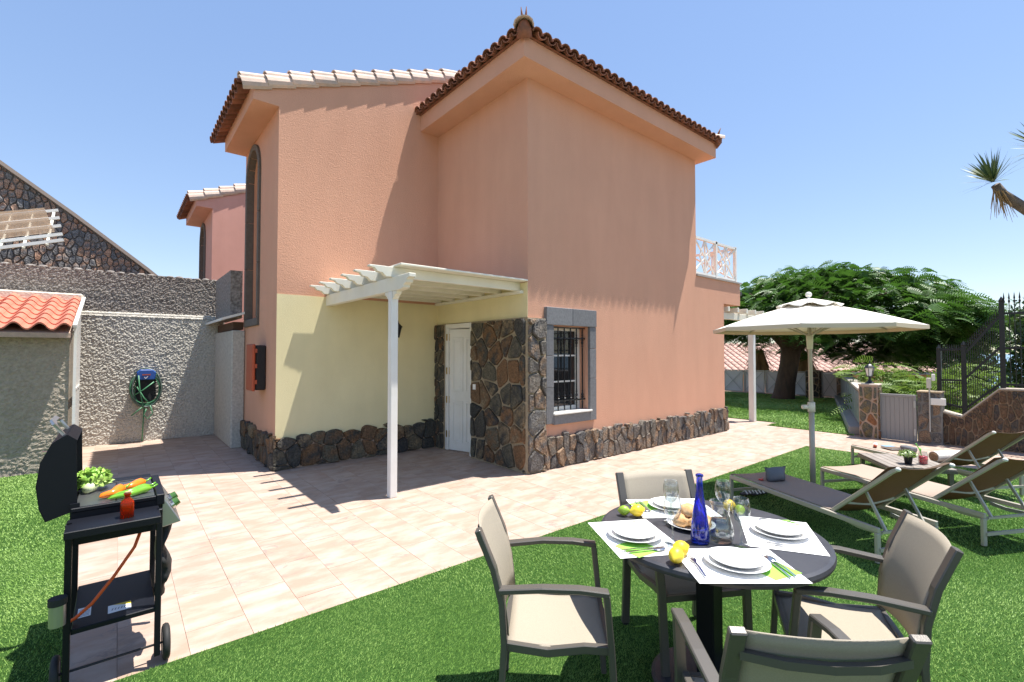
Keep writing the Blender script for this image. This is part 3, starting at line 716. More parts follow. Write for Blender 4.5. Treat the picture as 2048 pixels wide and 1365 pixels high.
# main beam with a scrolled near end
pr_ = [(4.47, 2.44), (4.47, 2.40), (4.53, 2.385), (4.535, 2.35), (4.60, 2.33), (4.605, 2.30), (4.68, 2.285), (7.045, 2.285), (7.045, 2.44)]
q = MB(); q.prism(pr_, (2.32, 0, 0), (0, 1, 0), (0, 0, 1), (.08, 0, 0)); q.build('beam', CREAMW, pg, bevel=.004)
q = MB(); q.prism([(4.77, 2.284), (4.79, 2.245), (4.82, 2.24), (4.845, 2.205), (4.869, 2.20), (4.869, 2.284)], (2.325, 0, 0), (0, 1, 0), (0, 0, 1), (.07, 0, 0)); q.build('bracket', CREAMW, pg, bevel=.004)
q = MB(); q.prism([(4.971, 2.20), (4.995, 2.205), (5.02, 2.24), (5.05, 2.245), (5.07, 2.284), (4.971, 2.284)], (2.325, 0, 0), (0, 1, 0), (0, 0, 1), (.07, 0, 0)); q.build('bracket', CREAMW, pg, bevel=.004)
for k in range(6):
    v = 4.90+.405*k
    pr_ = [(2.06, 2.555), (2.06, 2.535), (2.12, 2.525), (2.15, 2.49), (2.21, 2.48), (2.25, 2.442), (4.195, 2.442), (4.195, 2.555)]
    q = MB(); q.prism(pr_, (0, v+.03, 0), (1, 0, 0), (0, 0, 1), (0, -.06, 0)); q.build('rafter', CREAMW, pg, bevel=.003)
q = MB(); q.box(2.34, 4.19, 4.70, 7.04, 2.557, 2.58); q.build('roof_sheet', CREAMW, pg, bevel=.004)
q = MB(); q.box(4.14, 4.195, 4.80, 7.04, 2.40, 2.441); q.build('ledger', CREAMW, pg)

# wall lantern on the yellow wall
ln = thing('wall_lantern', 'dark metal lantern fixed on the yellow porch wall behind the pergola post', 'lantern', (3.38, 7.04, 1.9))
q = MB(); q.box(3.355, 3.405, 7.02, 7.044, 1.98, 2.1); q.build('backplate', IRON, ln)
q = MB(); q.path([(3.38, 7.03, 2.04), (3.38, 6.95, 2.12), (3.38, 6.88, 2.1)], .015); q.build('arm', IRON, ln)
q = MB(); q.lathe([(.03, 0), (.07, .16), (.085, .17), (.03, .22), (.008, .26)], 6, (3.38, 6.88, 1.84)); q.build('lantern_head', IRON, ln)
q = MB(); q.lathe([(.026, 0), (.06, .14)], 6, (3.38, 6.88, 1.85)); q.build('glass', OPAL, ln)

# ================================================================== ROUGH GARDEN WALL AND SHED
def rough(name, parent, m, o, ex, ey, n, nx, ny, W_, H_, amp, sc, seed=0):
    """rough-cast face as displaced geometry"""
    o = Vector(o); ex = Vector(ex); ey = Vector(ey); n = Vector(n); V = []
    for j in range(ny+1):
        for i in range(nx+1):
            p = o+ex*(W_*i/nx)+ey*(H_*j/ny); s = Vector((p.x, p.y, p.z+seed))
            h = noise.noise(s*sc)+.6*noise.noise(s*sc*2.3)+.35*noise.noise(s*sc*.35)
            V.append(p+n*(amp*max(-.6, h)))
    F = [(j*(nx+1)+i, j*(nx+1)+i+1, (j+1)*(nx+1)+i+1, (j+1)*(nx+1)+i) for j in range(ny) for i in range(nx)]
    mb = MB(); mb.add(V, F); return mb.build(name, m, parent)
gw = thing('garden_wall', 'high rough-cast garden wall with a lit ledge behind the patio', 'wall', (0, 10.95, 0))
q = MB(); q.box(-7, 1.62, 10.93, 11.2, 0, 2.3); q.build('wall_base', STUCCO, gw)
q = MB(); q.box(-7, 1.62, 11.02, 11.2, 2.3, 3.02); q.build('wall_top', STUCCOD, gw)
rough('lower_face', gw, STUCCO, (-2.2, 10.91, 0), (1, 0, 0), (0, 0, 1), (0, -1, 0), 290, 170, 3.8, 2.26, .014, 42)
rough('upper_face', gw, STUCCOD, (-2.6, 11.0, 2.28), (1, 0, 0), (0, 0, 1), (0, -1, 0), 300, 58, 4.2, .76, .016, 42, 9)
q = MB(); pts = []
for i in range(60):
    x = -6.9+8.5*i/59; q.ball((x, 11.08, 3.03), .075, .1, .035+.012*math.sin(i*1.9), 8, 5)
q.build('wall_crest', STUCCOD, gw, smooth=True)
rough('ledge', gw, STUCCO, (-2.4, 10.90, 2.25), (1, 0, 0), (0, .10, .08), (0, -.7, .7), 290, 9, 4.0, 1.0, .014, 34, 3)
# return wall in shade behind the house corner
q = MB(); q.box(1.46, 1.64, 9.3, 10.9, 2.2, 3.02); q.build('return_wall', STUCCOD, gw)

bx = thing('meter_enclosure', 'narrow rough-cast enclosure with white lean-to sheet beside the house corner', 'enclosure', (1.55, 10.0, 0))
q = MB(); q.box(1.46, 1.655, 9.10, 10.9, 0, 1.98); q.build('enclosure_wall', STUCCO, bx, bevel=.015)
q = MB(); q.prism([(9.0, 2.14), (10.9, 2.14), (10.9, 2.18), (9.0, 2.18)], (1.30, 0, 0), (0, 1, 0), (0, 0, 1), (.35, 0, .12)); q.build('lean_to_sheet', WHITE, bx)
q = MB(); q.box(1.50, 1.655, 9.25, 10.9, 2.0, 2.13); q.build('gap_shade_block', mat('gap_shade_brown', (.10, .055, .035), .9), bx)  # solid block filling the gap under the sheet; shade painted as dark brown

sh = thing('garden_shed', 'small rough-cast shed with new red clay tile roof against the garden wall', 'shed', (-2, 9.8, 0))
q = MB(); q.box(-5, -.52, 8.9, 10.9, 0, 1.86); q.build('shed_wall', STUCCOS, sh)
rough('shed_face', sh, STUCCOS, (-2.6, 8.885, 0), (1, 0, 0), (0, 0, 1), (0, -1, 0), 150, 130, 2.08, 1.86, .010, 30, 4)
sl = math.atan2(2.50-1.93, 10.75-8.70)
def s_tile(L=.42, w=.30):
    mb = MB(); n = 10; v = []; f = []
    for x in (0, L):
        for th in (0, -.022):
            for k in range(n+1):
                t = k/n; v.append((x, w*(t-.5)*1.02, .045*math.sin(2*math.pi*t)+.045+th))
    m = n+1
    for k in range(n): f += [(k, 2*m+k, 2*m+k+1, k+1), (m+k, m+k+1, 3*m+k+1, 3*m+k), (k, k+1, m+k+1, m+k), (2*m+k, 3*m+k, 3*m+k+1, 2*m+k+1)]
    f += [(0, m, 3*m, 2*m), (n, 2*m+n, 3*m+n, m+n)]
    return mb.add(v, f)
stm = s_tile(.40, .235).mesh('roof_tile', SHEDT)
for i in range(10):
    for j in range(7):
        link('roof_tile', stm, sh, (-.50-.1175-.235*i+2, 8.66+.30*j*math.cos(sl)-9.8, 1.915+.30*j*math.sin(sl)), (0, -sl+.055, math.pi/2))
q = MB(); q.prism([(8.68, 1.80), (10.78, 2.36), (10.78, 2.44), (8.68, 1.865)], (-5, 0, 0), (0, 1, 0), (0, 0, 1), (4.5, 0, 0)); q.build('roof_board', MORTARP, sh)
q = MB(); q.box(-5, -.47, 10.62, 10.9, 2.44, 2.58); q.build('roof_flashing', mat('pale_mortar', (.62, .55, .45), .9, bump=.01, bscale=30), sh, bevel=.02)
sg = thing('shed_gate', 'white metal gate frame standing edge-on at the shed corner', 'gate', (-.46, 8.9, 0))
q = MB()
for v in (8.86, 9.25, 9.7): q.bar((-.46, v, 0), (-.46, v, 2.03+.27*(v-8.86)), .03)
q.bar((-.46, 8.86, .12), (-.46, 9.7, .12), .03); q.bar((-.46, 8.86, 1.1), (-.46, 9.7, 1.1), .03); q.bar((-.46, 8.7, 1.96), (-.46, 10.7, 2.52), .04)
q.build('gate_frame', WHITE, sg)
for v in (8.95, 9.05, 9.15, 9.35, 9.45, 9.55):
    q = MB(); q.bar((-.46, v, .12), (-.46, v, 2.0+.27*(v-8.86)), .012); q.build('gate_bar', WHITE, sg)

# hose reel
hr = thing('hose_reel', 'wall hose holder with blue top wound with green hose', 'hose reel', (.39, 10.85, .6))
q = MB(); q.prism(chaikin([(.24, .72), (.54, .72), (.53, 1.2), (.25, 1.2)], .2), (0, 10.88, 0), (1, 0, 0), (0, 0, 1), (0, -.1, 0)); q.build('holder_back', BLACKR, hr)
q = MB(); q.prism([(.27, 1.12), (.51, 1.12), (.53, 1.25), (.48, 1.30), (.30, 1.30), (.25, 1.25)], (0, 10.86, 0), (1, 0, 0), (0, 0, 1), (0, -.19, 0)); hb_ = q.build('holder_top', BLUEP, hr, bevel=.012)
q = MB(); q.box(.33, .45, 10.662, 10.667, 1.20, 1.22); q.build('brand_plate', ORANGEP, hb_)
q = MB(); q.bar((.36, 10.666, 1.17), (.38, 10.666, 1.14), .008); q.bar((.38, 10.666, 1.14), (.41, 10.666, 1.18), .008); q.build('tick_mark', PAPER, hb_)
r_ = random.Random(5)
for k in range(9):
    a, b = r_.uniform(.175, .225), r_.uniform(.28, .36); cx, cz = .39+r_.uniform(-.02, .02), .95+r_.uniform(-.03, .03); y = 10.70+.015*k; ph = r_.uniform(0, 6)
    pts = [(cx+a*math.cos(t), y+.012*math.sin(2*t+ph), cz+b*math.sin(t)) for t in np.linspace(0, 2*math.pi, 33)]
    q = MB(); q.tube(pts, .011, 6, cap=False); q.build('hose_coil', GREENH if k % 2 else mat('grey_green_hose', (.10, .14, .12), .4), hr, smooth=True)
for pts in ([(.22, 10.68, .85), (.36, 10.66, .95), (.50, 10.66, 1.08)], [(.28, 10.67, 1.2), (.30, 10.66, .95), (.34, 10.66, .72), (.36, 10.68, .60)], [(.26, 10.67, 1.0), (.36, 10.65, .80), (.42, 10.66, .72)],
            [(.34, 10.67, .64), (.28, 10.66, .58), (.19, 10.64, .50)], [(.45, 10.68, .66), (.49, 10.68, .52), (.42, 10.68, .42), (.36, 10.69, .50), (.40, 10.7, .60)], [(.37, 10.8, .62), (.36, 10.83, .3), (.35, 10.82, .02)]):
    q = MB(); q.tube(pts, .011, 6); q.build('loose_hose', GREENH, hr, smooth=True)

# stone gable wall up the slope, and a white lath pergola before it
hw = thing('hillside_wall', 'tall stone clad wall with raking coping on the slope beyond the garden wall', 'wall', (-2, 19, 0))
q = MB(); q.prism([(-9, 0), (1.6, 0), (1.6, 3.4), (.67, 4.22), (-1.06, 5.64), (-2.6, 6.82), (-9, 11.0)], (0, 19.05, 0), (1, 0, 0), (0, 0, 1), (0, .4, 0)); q.build('wall_core', mat('grey_mortar', (.24, .22, .205), .9), hw)
def hcut(p, c): 
    for (x0, z0, x1, z1) in ((1.6, 3.4, .67, 4.2), (.67, 4.2, -1.06, 5.62), (-1.06, 5.62, -2.6, 6.8), (-2.6, 6.8, -9, 10.98)):
        if x1 <= p[0] <= x0:
            dx, dz = x1-x0, z1-z0; L = math.hypot(dx, dz); a, b = dz/L, -dx/L
            if a*0+b*1 < 0: a, b = -a, -b
            c = clip(c, a, b, a*x0+b*z0-.02)
    return c
stones(hw, rect(-3.0, 1.3, 3.55, 7.1), (0, 19.05, 0), (1, 0, 0), (0, 0, 1), (0, -1, 0),   .14, .24, HILLS, 31, gap=.012, thick=.06, tops=hcut)
q = MB(); q.path([(1.6, 19.2, 3.43), (.67, 19.2, 4.26), (-1.06, 19.2, 5.68), (-2.6, 19.2, 6.86), (-9, 19.2, 11.05)], .6, .09); q.build('coping', mat('coping_stone', (.36, .29, .24), .85), hw)
lp = thing('lath_pergola', 'white sloping lath pergola in front of the hillside stone wall', 'pergola', (-2.5, 15.5, 0))
def L3(t, s): # t along the eave (left to right), s up the slope
    return Vector((-3.2+2.15*t, 15.5+1.6*s, 3.60+.70*t+1.05*s+0*t))
for s in (0, .2, .5, .8, 1.1):
    q = MB(); a, b = L3(-.9, s), L3(1-.10*s, s); q.bar(a, b, .06, .07); q.build('purlin', WHITE, lp)
for k in range(10):
    t = -.75+.18*k
    q = MB(); q.bar(L3(t, -.02)+Vector((0, 0, -.06)), L3(t-.02, 1.2)+Vector((0, 0, -.06)), .05, .05); q.build('rafter', CREAMW, lp)
for k in range(26):
    s = .24+.037*k
    q = MB(); q.bar(L3(-.9, s)+Vector((0, 0, .05)), L3(.95-.16*s, s)+Vector((0, 0, .05)), .035, .012); q.build('lath', mat('tan_lath', (.56, .42, .30), .8), lp)
for t in (.48, .2): 
    q = MB(); p = L3(t, .0); q.box(p.x-.04, p.x+.04, p.y-.04, p.y+.04, 2.5, p.z-.03); q.build('post', WHITE, lp)

# ================================================================== GARDEN BEYOND
gp = thing('terrace_pergola', 'white terrace pergola with tall post beyond the house corner', 'pergola', (11.4, 4.93, 0))
q = MB(); q.box(11.35, 11.47, 4.87, 4.99, 0, 2.33); q.build('post', WHITE, gp, bevel=.006)
q = MB(); q.box(9.66, 11.75, 4.88, 4.98, 2.33, 2.47); q.build('beam', CREAMW, gp, bevel=.004)
for k in range(5):
    q = MB(); q.box(9.8+.42*k, 9.87+.42*k, 4.70, 8.4, 2.472, 2.57); q.build('rafter', CREAMW, gp, bevel=.004)
q = MB(); q.box(11.36, 11.46, 8.0, 8.1, 0, 2.33); q.build('post', WHITE, gp); q = MB(); q.box(9.66, 11.75, 8.0, 8.1, 2.33, 2.471); q.build('beam', CREAMW, gp)

# white sheet fence with cross braces
for i, (v0, v1) in enumerate(((9.35, 8.56), (8.52, 7.75), (7.71, 6.95), (6.91, 6.30), (5.83, 5.33))):
    fp = thing('fence_panel', ('white sheet fence panel with metal cross brace, half hidden behind the tree trunk' if i == 2 else 'white sheet fence panel with metal cross brace between tree trunk and dark stone pillar' if i == 3 else 'white sheet fence panel with metal cross brace between two stone posts' if i == 4 else 'white sheet fence panel with metal cross brace next to the house corner' if i == 0 else 'white sheet fence panel with metal cross brace behind the terrace pergola post'), 'fence panel', (19.0, (v0+v1)/2, 0), group='cross braced panels along the garden end')
    q = MB(); q.box(19.01, 19.02, v1+.02, v0-.02, .10, .88); q.build('sheet', PANELW, fp)
    q = MB(); q.bar((18.99, v1, .91), (18.99, v0, .91), .035); q.bar((18.99, v1, .09), (18.99, v0, .09), .035); q.bar((18.99, v1+.017, .11), (18.99, v1+.017, .89), .034); q.bar((18.99, v0-.017, .11), (18.99, v0-.017, .89), .034); q.build('panel_frame', GALV, fp)
    q = MB(); q.bar((18.985, v1+.03, .11), (18.985, v0-.03, .89), .016); q.bar((18.972, v1+.03, .89), (18.972, v0-.03, .11), .016); q.build('cross_brace', GALV, fp)
def pillar(loc, w, h, seed, label, m=PILST, bed=MORTARP, cw=.16, ch=.2, d=None):
    d = d or w; t = thing('stone_pillar', label, 'pillar', (loc[0], loc[1], 0)); x, y = loc
    q = MB(); q.box(x-w/2, x+w/2, y-d/2, y+d/2, -.02, h); q.build('pillar_core', bed, t)
    stones(t, rect(y-d/2, y+d/2, 0, h-.02), (x-w/2, 0, 0), (0, 1, 0), (0, 0, 1), (-1, 0, 0), cw, ch, m, seed, gap=.013, thick=.018)
    stones(t, rect(x-w/2, x+w/2, 0, h-.02), (0, y-d/2, 0), (1, 0, 0), (0, 0, 1), (0, -1, 0), cw, ch, m, seed+1, gap=.013, thick=.018)
    return t
p0 = pillar((19.0, 6.07), .42, .98, 41, 'dark stone pillar splitting the white fence', LAVA, MORTAR, .2, .22)
p1 = pillar((18.95, 5.15), .36, .98, 43, 'stone pillar at the end of the white fence by the low wall', LAVA2, MORTARP, .2, .22)
p2 = pillar((10.98, 2.575), .26, .985, 45, 'ochre stone pillar carrying the garden lamp beside the grey gate', PILST, MORTARP, .19, .24, .29)
q = MB(); q.box(10.835, 11.125, 2.415, 2.735, .985, 1.02); q.build('pillar_cap', mat('pale_cap', (.50, .43, .36), .85, bump=.004, bscale=50), p2, bevel=.012)
# low marbled wall from the lamp pillar to the fence
lw = thing('low_wall', 'low grey panelled wall with sloping coping running from the lamp pillar to the fence', 'wall', (15, 4, 0))
a = Vector((11.12, 2.68, 0)); b = Vector((18.8, 5.12, 0)); d_ = (b-a).normalized(); n_ = Vector((-d_.y, d_.x, 0)); L_ = (b-a).length
q = MB(); q.bar(a+Vector((0, 0, .42)), b+Vector((0, 0, .42)), .16, .86); q.build('wall_core', MORTARP, lw)
q = MB(); q.bar(a+Vector((0, 0, .885)), b+Vector((0, 0, .885)), .24, .06); q.build('coping', mat('pale_coping', (.50, .44, .38), .85, bump=.004, bscale=50), lw, bevel=.01)
for k in range(9):
    s0, s1 = L_*k/9+.03, L_*(k+1)/9-.03; c = a+d_*(s0+s1)/2+n_*.085
    q = MB(); q.bar(a+d_*s0+n_*.085+Vector((0, 0, .50)), a+d_*s1+n_*.085+Vector((0, 0, .50)), .02, .62); q.build('panel', MARBLE, lw)
q = MB(); q.bar(a+n_*.17+Vector((0, 0, .08)), b+n_*.17+Vector((0, 0, .08)), .2, .16); q.build('kerb', mat('stone_kerb', (.30, .29, .27), .85, bump=.006, bscale=40), lw, bevel=.012)
# lamp on the pillar
lm = thing('garden_lamp', 'black post lantern with opal glass on the ochre stone pillar', 'lamp', (10.98, 2.575, 1.02))
q = MB(); q.lathe([(.075, 0), (.07, .015), (.045, .03), (.025, .06), (.02, .11), (.035, .125), (.055, .14)], 12, (10.98, 2.575, 1.02)); q.build('lamp_base', IRON, lm)
q = MB(); q.lathe([(.045, .14), (.072, .29)], 6, (10.98, 2.575, 1.02)); q.build('glass', OPAL, lm)
q = MB()
for k in range(6):
    t = math.pi*k/3; q.bar((10.98+.047*math.cos(t), 2.575+.047*math.sin(t), 1.16), (10.98+.076*math.cos(t), 2.575+.076*math.sin(t), 1.31), .008)
q.build('lamp_cage', IRON, lm)
q = MB(); q.lathe([(.095, .29), (.085, .305), (.05, .345), (.02, .365), (.008, .38), (.012, .40), (.003, .435)], 6, (10.98, 2.575, 1.02)); q.build('lamp_cap', IRON, lm)
# grey boarded gate
gt = thing('garden_gate', 'grey boarded garden gate between stone pillar and wall', 'gate', (10.95, 2.18, 0))
for k in range(7):
    v = 2.40-.066*k
    q = MB(); q.box(10.955, 10.975, v-.0645, v, .006, .80); q.build('board', GATEG, gt, bevel=.003)
q = MB(); q.box(10.94, 10.99, 1.935, 2.425, .80, .845); q.box(10.94, 10.99, 1.895, 1.937, .02, .845); q.box(10.945, 10.985, 2.401, 2.425, .02, .80); q.build('gate_frame', GATEG, gt, bevel=.003)
q = MB(); q.box(10.925, 10.94, 1.90, 1.93, .62, .74); q.build('hinge', GALV, gt); q = MB(); q.box(10.925, 10.94, 1.90, 1.93, .12, .24); q.build('hinge', GALV, gt)
# wall beside the gate with meter boxes
ww = thing('gate_wall', 'low dark stone wall with conduit and meter boxes beside the grey gate', 'wall', (11.05, 1.72, 0))
q = MB(); q.box(10.97, 11.25, 1.56, 1.885, 0, .90); q.build('wall_core', mat('grey_mortar2', (.20, .185, .17), .9), ww)
stones(ww, rect(1.56, 1.885, .0, .90), (10.97, 0, 0), (0, 1, 0), (0, 0, 1), (-1, 0, 0), .16, .2, LAVA2, 51, gap=.014, thick=.02)
q = MB(); q.box(10.94, 11.27, 1.55, 1.89, .90, .925); q.build('coping', MORTAR, ww, bevel=.008)
q = MB(); q.tube([(10.93, 1.71, .22), (10.93, 1.71, 1.0)], .012, 8); q.build('conduit', GALV, ww)
q = MB(); q.box(10.90, 10.96, 1.685, 1.745, .98, 1.16); q.build('meter_box', mat('beige_box', (.55, .52, .45), .5), ww, bevel=.006)
q = MB(); q.box(10.93, 10.98, 1.635, 1.68, 1.11, 1.23); q.build('meter_box', WHITE, ww, bevel=.006)
q = MB(); q.box(10.93, 10.968, 1.50, 1.70, .69, .81); q.build('junction_box', WHITE, ww, bevel=.006)
# stone wall with stepped top, iron railings on it
sw = thing('boundary_wall', 'brown slate boundary wall with raking top under the black railings', 'wall', (11.1, .5, 0))
prof = [(1.62, .58), (1.33, .50), (.87, 1.0), (-3.5, 1.02)]
q = MB(); q.prism([(-3.5, 0), (1.62, 0), (1.62, .57), (1.33, .49), (.87, .99), (-3.5, 1.01)], (11.1, 0, 0), (0, 1, 0), (0, 0, 1), (.3, 0, 0)); q.build('wall_core', mat('tan_mortar', (.30, .20, .13), .9, bump=.006, bscale=40), sw)
def scut(p, c):
    for (x0, z0), (x1, z1) in zip(prof[:-1], prof[1:]):
        if x1 <= p[0] <= x0:
            dx, dz = x1-x0, z1-z0; L = math.hypot(dx, dz); a, b = dz/L, -dx/L
            if b < 0: a, b = -a, -b
            c = clip(c, a, b, a*x0+b*z0-.02)
    return c
stones(sw, rect(-3.4, 1.61, .01, 1.02), (11.1, 0, 0), (0, 1, 0), (0, 0, 1), (-1, 0, 0),   .082, .25, SLATE, 53, gap=.007, thick=.022, tops=scut)
q = MB(); q.path([(11.25, 1.62, .585), (11.25, 1.33, .505), (11.25, .87, 1.005), (11.25, -3.5, 1.025)], .34, .025); q.build('coping', mat('light_coping', (.42, .36, .30), .85), sw)
fr = thing('iron_railing', 'black iron railing with spear tops along the boundary wall', 'railing', (11.25, 0, .5))
pk = MB(); pk.bar((0, 0, 0), (0, 0, 1.5), .011); pk.lathe([(.007, 1.46), (.016, 1.49), (.016, 1.505), (.007, 1.52), (.013, 1.55), (.0, 1.66)], 6); pk.ball((0, 0, .68), .017, .017, .035, 6, 4)
pkm = pk.mesh('picket', IRON)
for k in range(10):      # lower run
    o = link('picket', pkm, fr, (0, 1.60-.03*k, .10)); o.scale = (.8, .8, .70)
for k in range(16):      # raking run
    t = k/15; link('picket', pkm, fr, (0, 1.27-.0275*k, .06+.42*t)).scale = (.8, .8, .76+.08*t)
for k in range(44):      # upper run
    link('picket', pkm, fr, (0, .80-.06*k, .53)).scale = (1, 1, .95)
q = MB()
for (p, q_) in (((11.25, 1.62, 1.66), (11.25, 1.31, 1.66)), ((11.25, 1.62, .72), (11.25, 1.31, .65)), ((11.25, 1.29, 1.58), (11.25, .83, 2.24)), ((11.25, 1.29, .64), (11.25, .83, 1.12)),
               ((11.25, .83, 2.25), (11.25, -2.2, 2.25)), ((11.25, .83, 1.08), (11.25, -2.2, 1.08)), ((11.25, 1.62, 1.12), (11.25, 1.31, 1.12)), ((11.25, 1.29, 1.15), (11.25, .83, 1.72)), ((11.25, .83, 1.68), (11.25, -2.2, 1.68))): q.bar(p, q_, .018, .035)
q.build('rail', IRON, fr)
for v, z0, z1 in ((1.62, .58, 1.66), (1.30, .5, 1.72), (.83, 1.0, 2.45), (-1.2, 1.0, 2.45)):
    q = MB(); q.box(11.22, 11.28, v-.03, v+.03, z0, z1); q.lathe([(.03, 0), (.035, .02), (.02, .05), (.001, .09)], 8, (11.25, v, z1)); q.build('railing_post', IRON, fr)

# ------------------------------------------------------------------ plants
def frond_set(name, centres, dirs, L, nl, lw, ll, m, parent, seed, droop=.35):
    """many pinnate fronds: arching midrib with paired narrow leaflets (each a quad)"""
    rg = np.random.default_rng(seed); n = len(centres); V = []; 
    c = np.array(centres); d = np.array(dirs); d /= np.linalg.norm(d, axis=1)[:, None]
    up = np.tile([0, 0, 1.], (n, 1)); s = np.cross(d, up); s /= np.linalg.norm(s, axis=1)[:, None]+1e-9; u = np.cross(s, d)
    ro = rg.normal(0, .55, n)[:, None]; s = s*np.cos(ro)+u*np.sin(ro)
    Ls = L*rg.uniform(.7, 1.25, n)
    for k in range(nl):
        t = (k+.6)/nl; p = c+d*(Ls*t)[:, None]-np.array([0, 0, 1.])*(droop*Ls*t*t)[:, None]; env = math.sin(math.pi*min(1, t*.85+.15))**.6
        for sg in (-1, 1):
            l_ = ll*env*rg.uniform(.8, 1.2, n); dirn = s*sg*.92+d*.38-np.array([0, 0, .18]); e = p+dirn*l_[:, None]; w_ = d*lw
            V.append(np.stack([p-w_*.35, p+w_*.35, e+w_*.45, e-w_*.45], 1))
    V = np.concatenate(V, 0).reshape(-1, 3); me = np_mesh(name, V, np.arange(len(V)), m, 4); return link(name, me, parent)
tr = thing('poinciana_tree', 'broad spreading tree with feathery green crown on the garden lawn', 'tree', (17.8, 6.65, 0))
def limb(pts, r, name='branch', m=BARK, parent=None, n=9):
    b_ = Vector(WL[parent.name]); q = MB(); q.tube([Vector(p)-b_ for p in pts], r, n); return q.build(name, m, parent, smooth=True, world=False)
limb([(17.8, 6.65, -.1), (17.8, 6.63, .12), (17.85, 6.58, .6), (17.95, 6.5, 1.2), (18.0, 6.45, 1.75)], [.44, .34, .30, .29, .31], 'trunk', parent=tr, n=14)
r_ = random.Random(3); CC = Vector((18.95, 5.6, 0)); tips = []
for k in range(11):
    a = 2*math.pi*k/11+r_.uniform(-.2, .2); rad = r_.uniform(2.2, 3.9); e = CC+Vector((math.cos(a)*rad, math.sin(a)*rad, r_.uniform(2.6, 3.7)))
    s0 = Vector((18.0, 6.45, 1.6)); m1 = s0.lerp(e, .45)+Vector((0, 0, .55)); limb([s0, s0.lerp(m1, .5)+Vector((0, 0, .1)), m1, e], [.17, .12, .08, .02], parent=tr, n=7)
rg = np.random.default_rng(8); cen = []; dr = []
# umbrella-shaped crown: clumped sprays on a dome, plus a hanging skirt
clumps = []
for k in range(330):
    a = rg.uniform(0, 2*np.pi); rr = math.sqrt(rg.uniform(0, 1)); x, y = 3.95*rr*math.cos(a), 3.95*rr*math.sin(a); z = 4.30-2.0*rr**2.4+rg.uniform(-.35, .18); clumps.append((x, y, z, rr, a))
for k in range(130):
    a = rg.uniform(-1.9, .7); rr = rg.uniform(.55, 1.02); clumps.append((3.95*rr*math.cos(a), 3.95*rr*math.sin(a), rg.uniform(1.45, 2.8)-.5*(rr-.55), rr, a))
for k in range(70):
    a = rg.uniform(0, 2*np.pi); rr = rg.uniform(.4, 1.0); clumps.append((3.95*rr*math.cos(a), 3.95*rr*math.sin(a), rg.uniform(2.1, 3.0), rr, a))
for (x, y, z, rr, a) in clumps:
    for j in range(24):
        cen.append((CC.x+x+rg.normal(0, .26), CC.y+y+rg.normal(0, .26), z+rg.normal(0, .13)))
        aa = a+rg.normal(0, 1.0); dr.append((math.cos(aa), math.sin(aa), rg.uniform(-.35, .55)))
o = frond_set('crown', cen, dr, .46, 9, .042, .12, LEAF, tr, 4, droop=.55); o.location = -Vector(WL[tr.name])

def bush(name, label, c, rx, ry, rz, n, m, seed, lf=.07, trunk=True, cat='shrub', z0=None):
    t = thing(name, label, cat, (c[0], c[1], z0 if z0 is not None else 0)); rg = np.random.default_rng(seed)
    cl = rg.normal(0, 1, (max(10, n//60), 3)); cl /= np.linalg.norm(cl, axis=1)[:, None]; cl *= rg.uniform(.35, .95, (len(cl), 1))
    p = cl[rg.integers(0, len(cl), n)]+rg.normal(0, .17, (n, 3)); p *= np.array([rx, ry, rz]); p += np.array(c)
    a = rg.normal(0, 1, (n, 3)); a /= np.linalg.norm(a, axis=1)[:, None]; b = np.cross(a, rg.normal(0, 1, (n, 3))); b /= np.linalg.norm(b, axis=1)[:, None]
    s = lf*rg.uniform(.6, 1.4, (n, 1)); V = np.stack([p-b*s*.4, p+a*s*.7-b*s*.1, p+b*s*.4+a*s*.3, p-a*s*.7], 1).reshape(-1, 3)-np.array(WL[t.name])
    link('foliage', np_mesh('foliage', V, np.arange(len(V)), m, 4), t)
    q = MB()
    for k in range(5): q.tube([(c[0], c[1], WL[t.name][2]), (c[0]+rg.uniform(-.3, .3)*rx, c[1]+rg.uniform(-.3, .3)*ry, c[2]), (c[0]+rg.uniform(-.7, .7)*rx, c[1]+rg.uniform(-.7, .7)*ry, c[2]+.6*rz)], [.05, .035, .01], 6)
    q.build('stem', BARKG, t); return t
# feathery shrub behind the gate
ft = thing('feathery_shrub', 'bright green feathery shrub growing behind the grey gate', 'shrub', (14.6, 2.6, 0))
rg = np.random.default_rng(5); cen = []; dr = []
for k in range(60):
    x, y, z = rg.uniform(-1.5, 1.7), rg.uniform(-1.0, .9), rg.uniform(.1, 1.2)
    for j in range(14): cen.append((14.7+x+rg.normal(0, .2), 2.55+y+rg.normal(0, .2), z+rg.normal(0, .1))); aa = rg.uniform(0, 6.28); dr.append((math.cos(aa), math.sin(aa), rg.uniform(-.1, .4)))
o = frond_set('foliage', cen, dr, .42, 9, .035, .10, LEAFY, ft, 6); o.location = -Vector(WL[ft.name])
limb([(14.6, 2.6, -.3), (14.6, 2.55, .4), (14.7, 2.5, .9)], [.06, .04, .015], 'stem', parent=ft, n=6)
bush('hedge_tree', 'dark leafy tree crowding behind the black railing', (13.4, .52, 1.75), .7, .46, .95, 3600, LEAFD, 12, .075, cat='tree', z0=-.06)
bush('bay_shrub', 'loose green shrub low behind the raking part of the black railing', (15.2, 1.0, .55), 1.2, .8, .55, 2400, LEAFY, 13, .07, z0=-.06)
bush('far_tree', 'distant round tree seen through the railing above the sea', (30, 3.2, .6), 1.6, 1.2, .9, 1800, LEAFD, 14, .16, cat='tree', z0=-2.2)
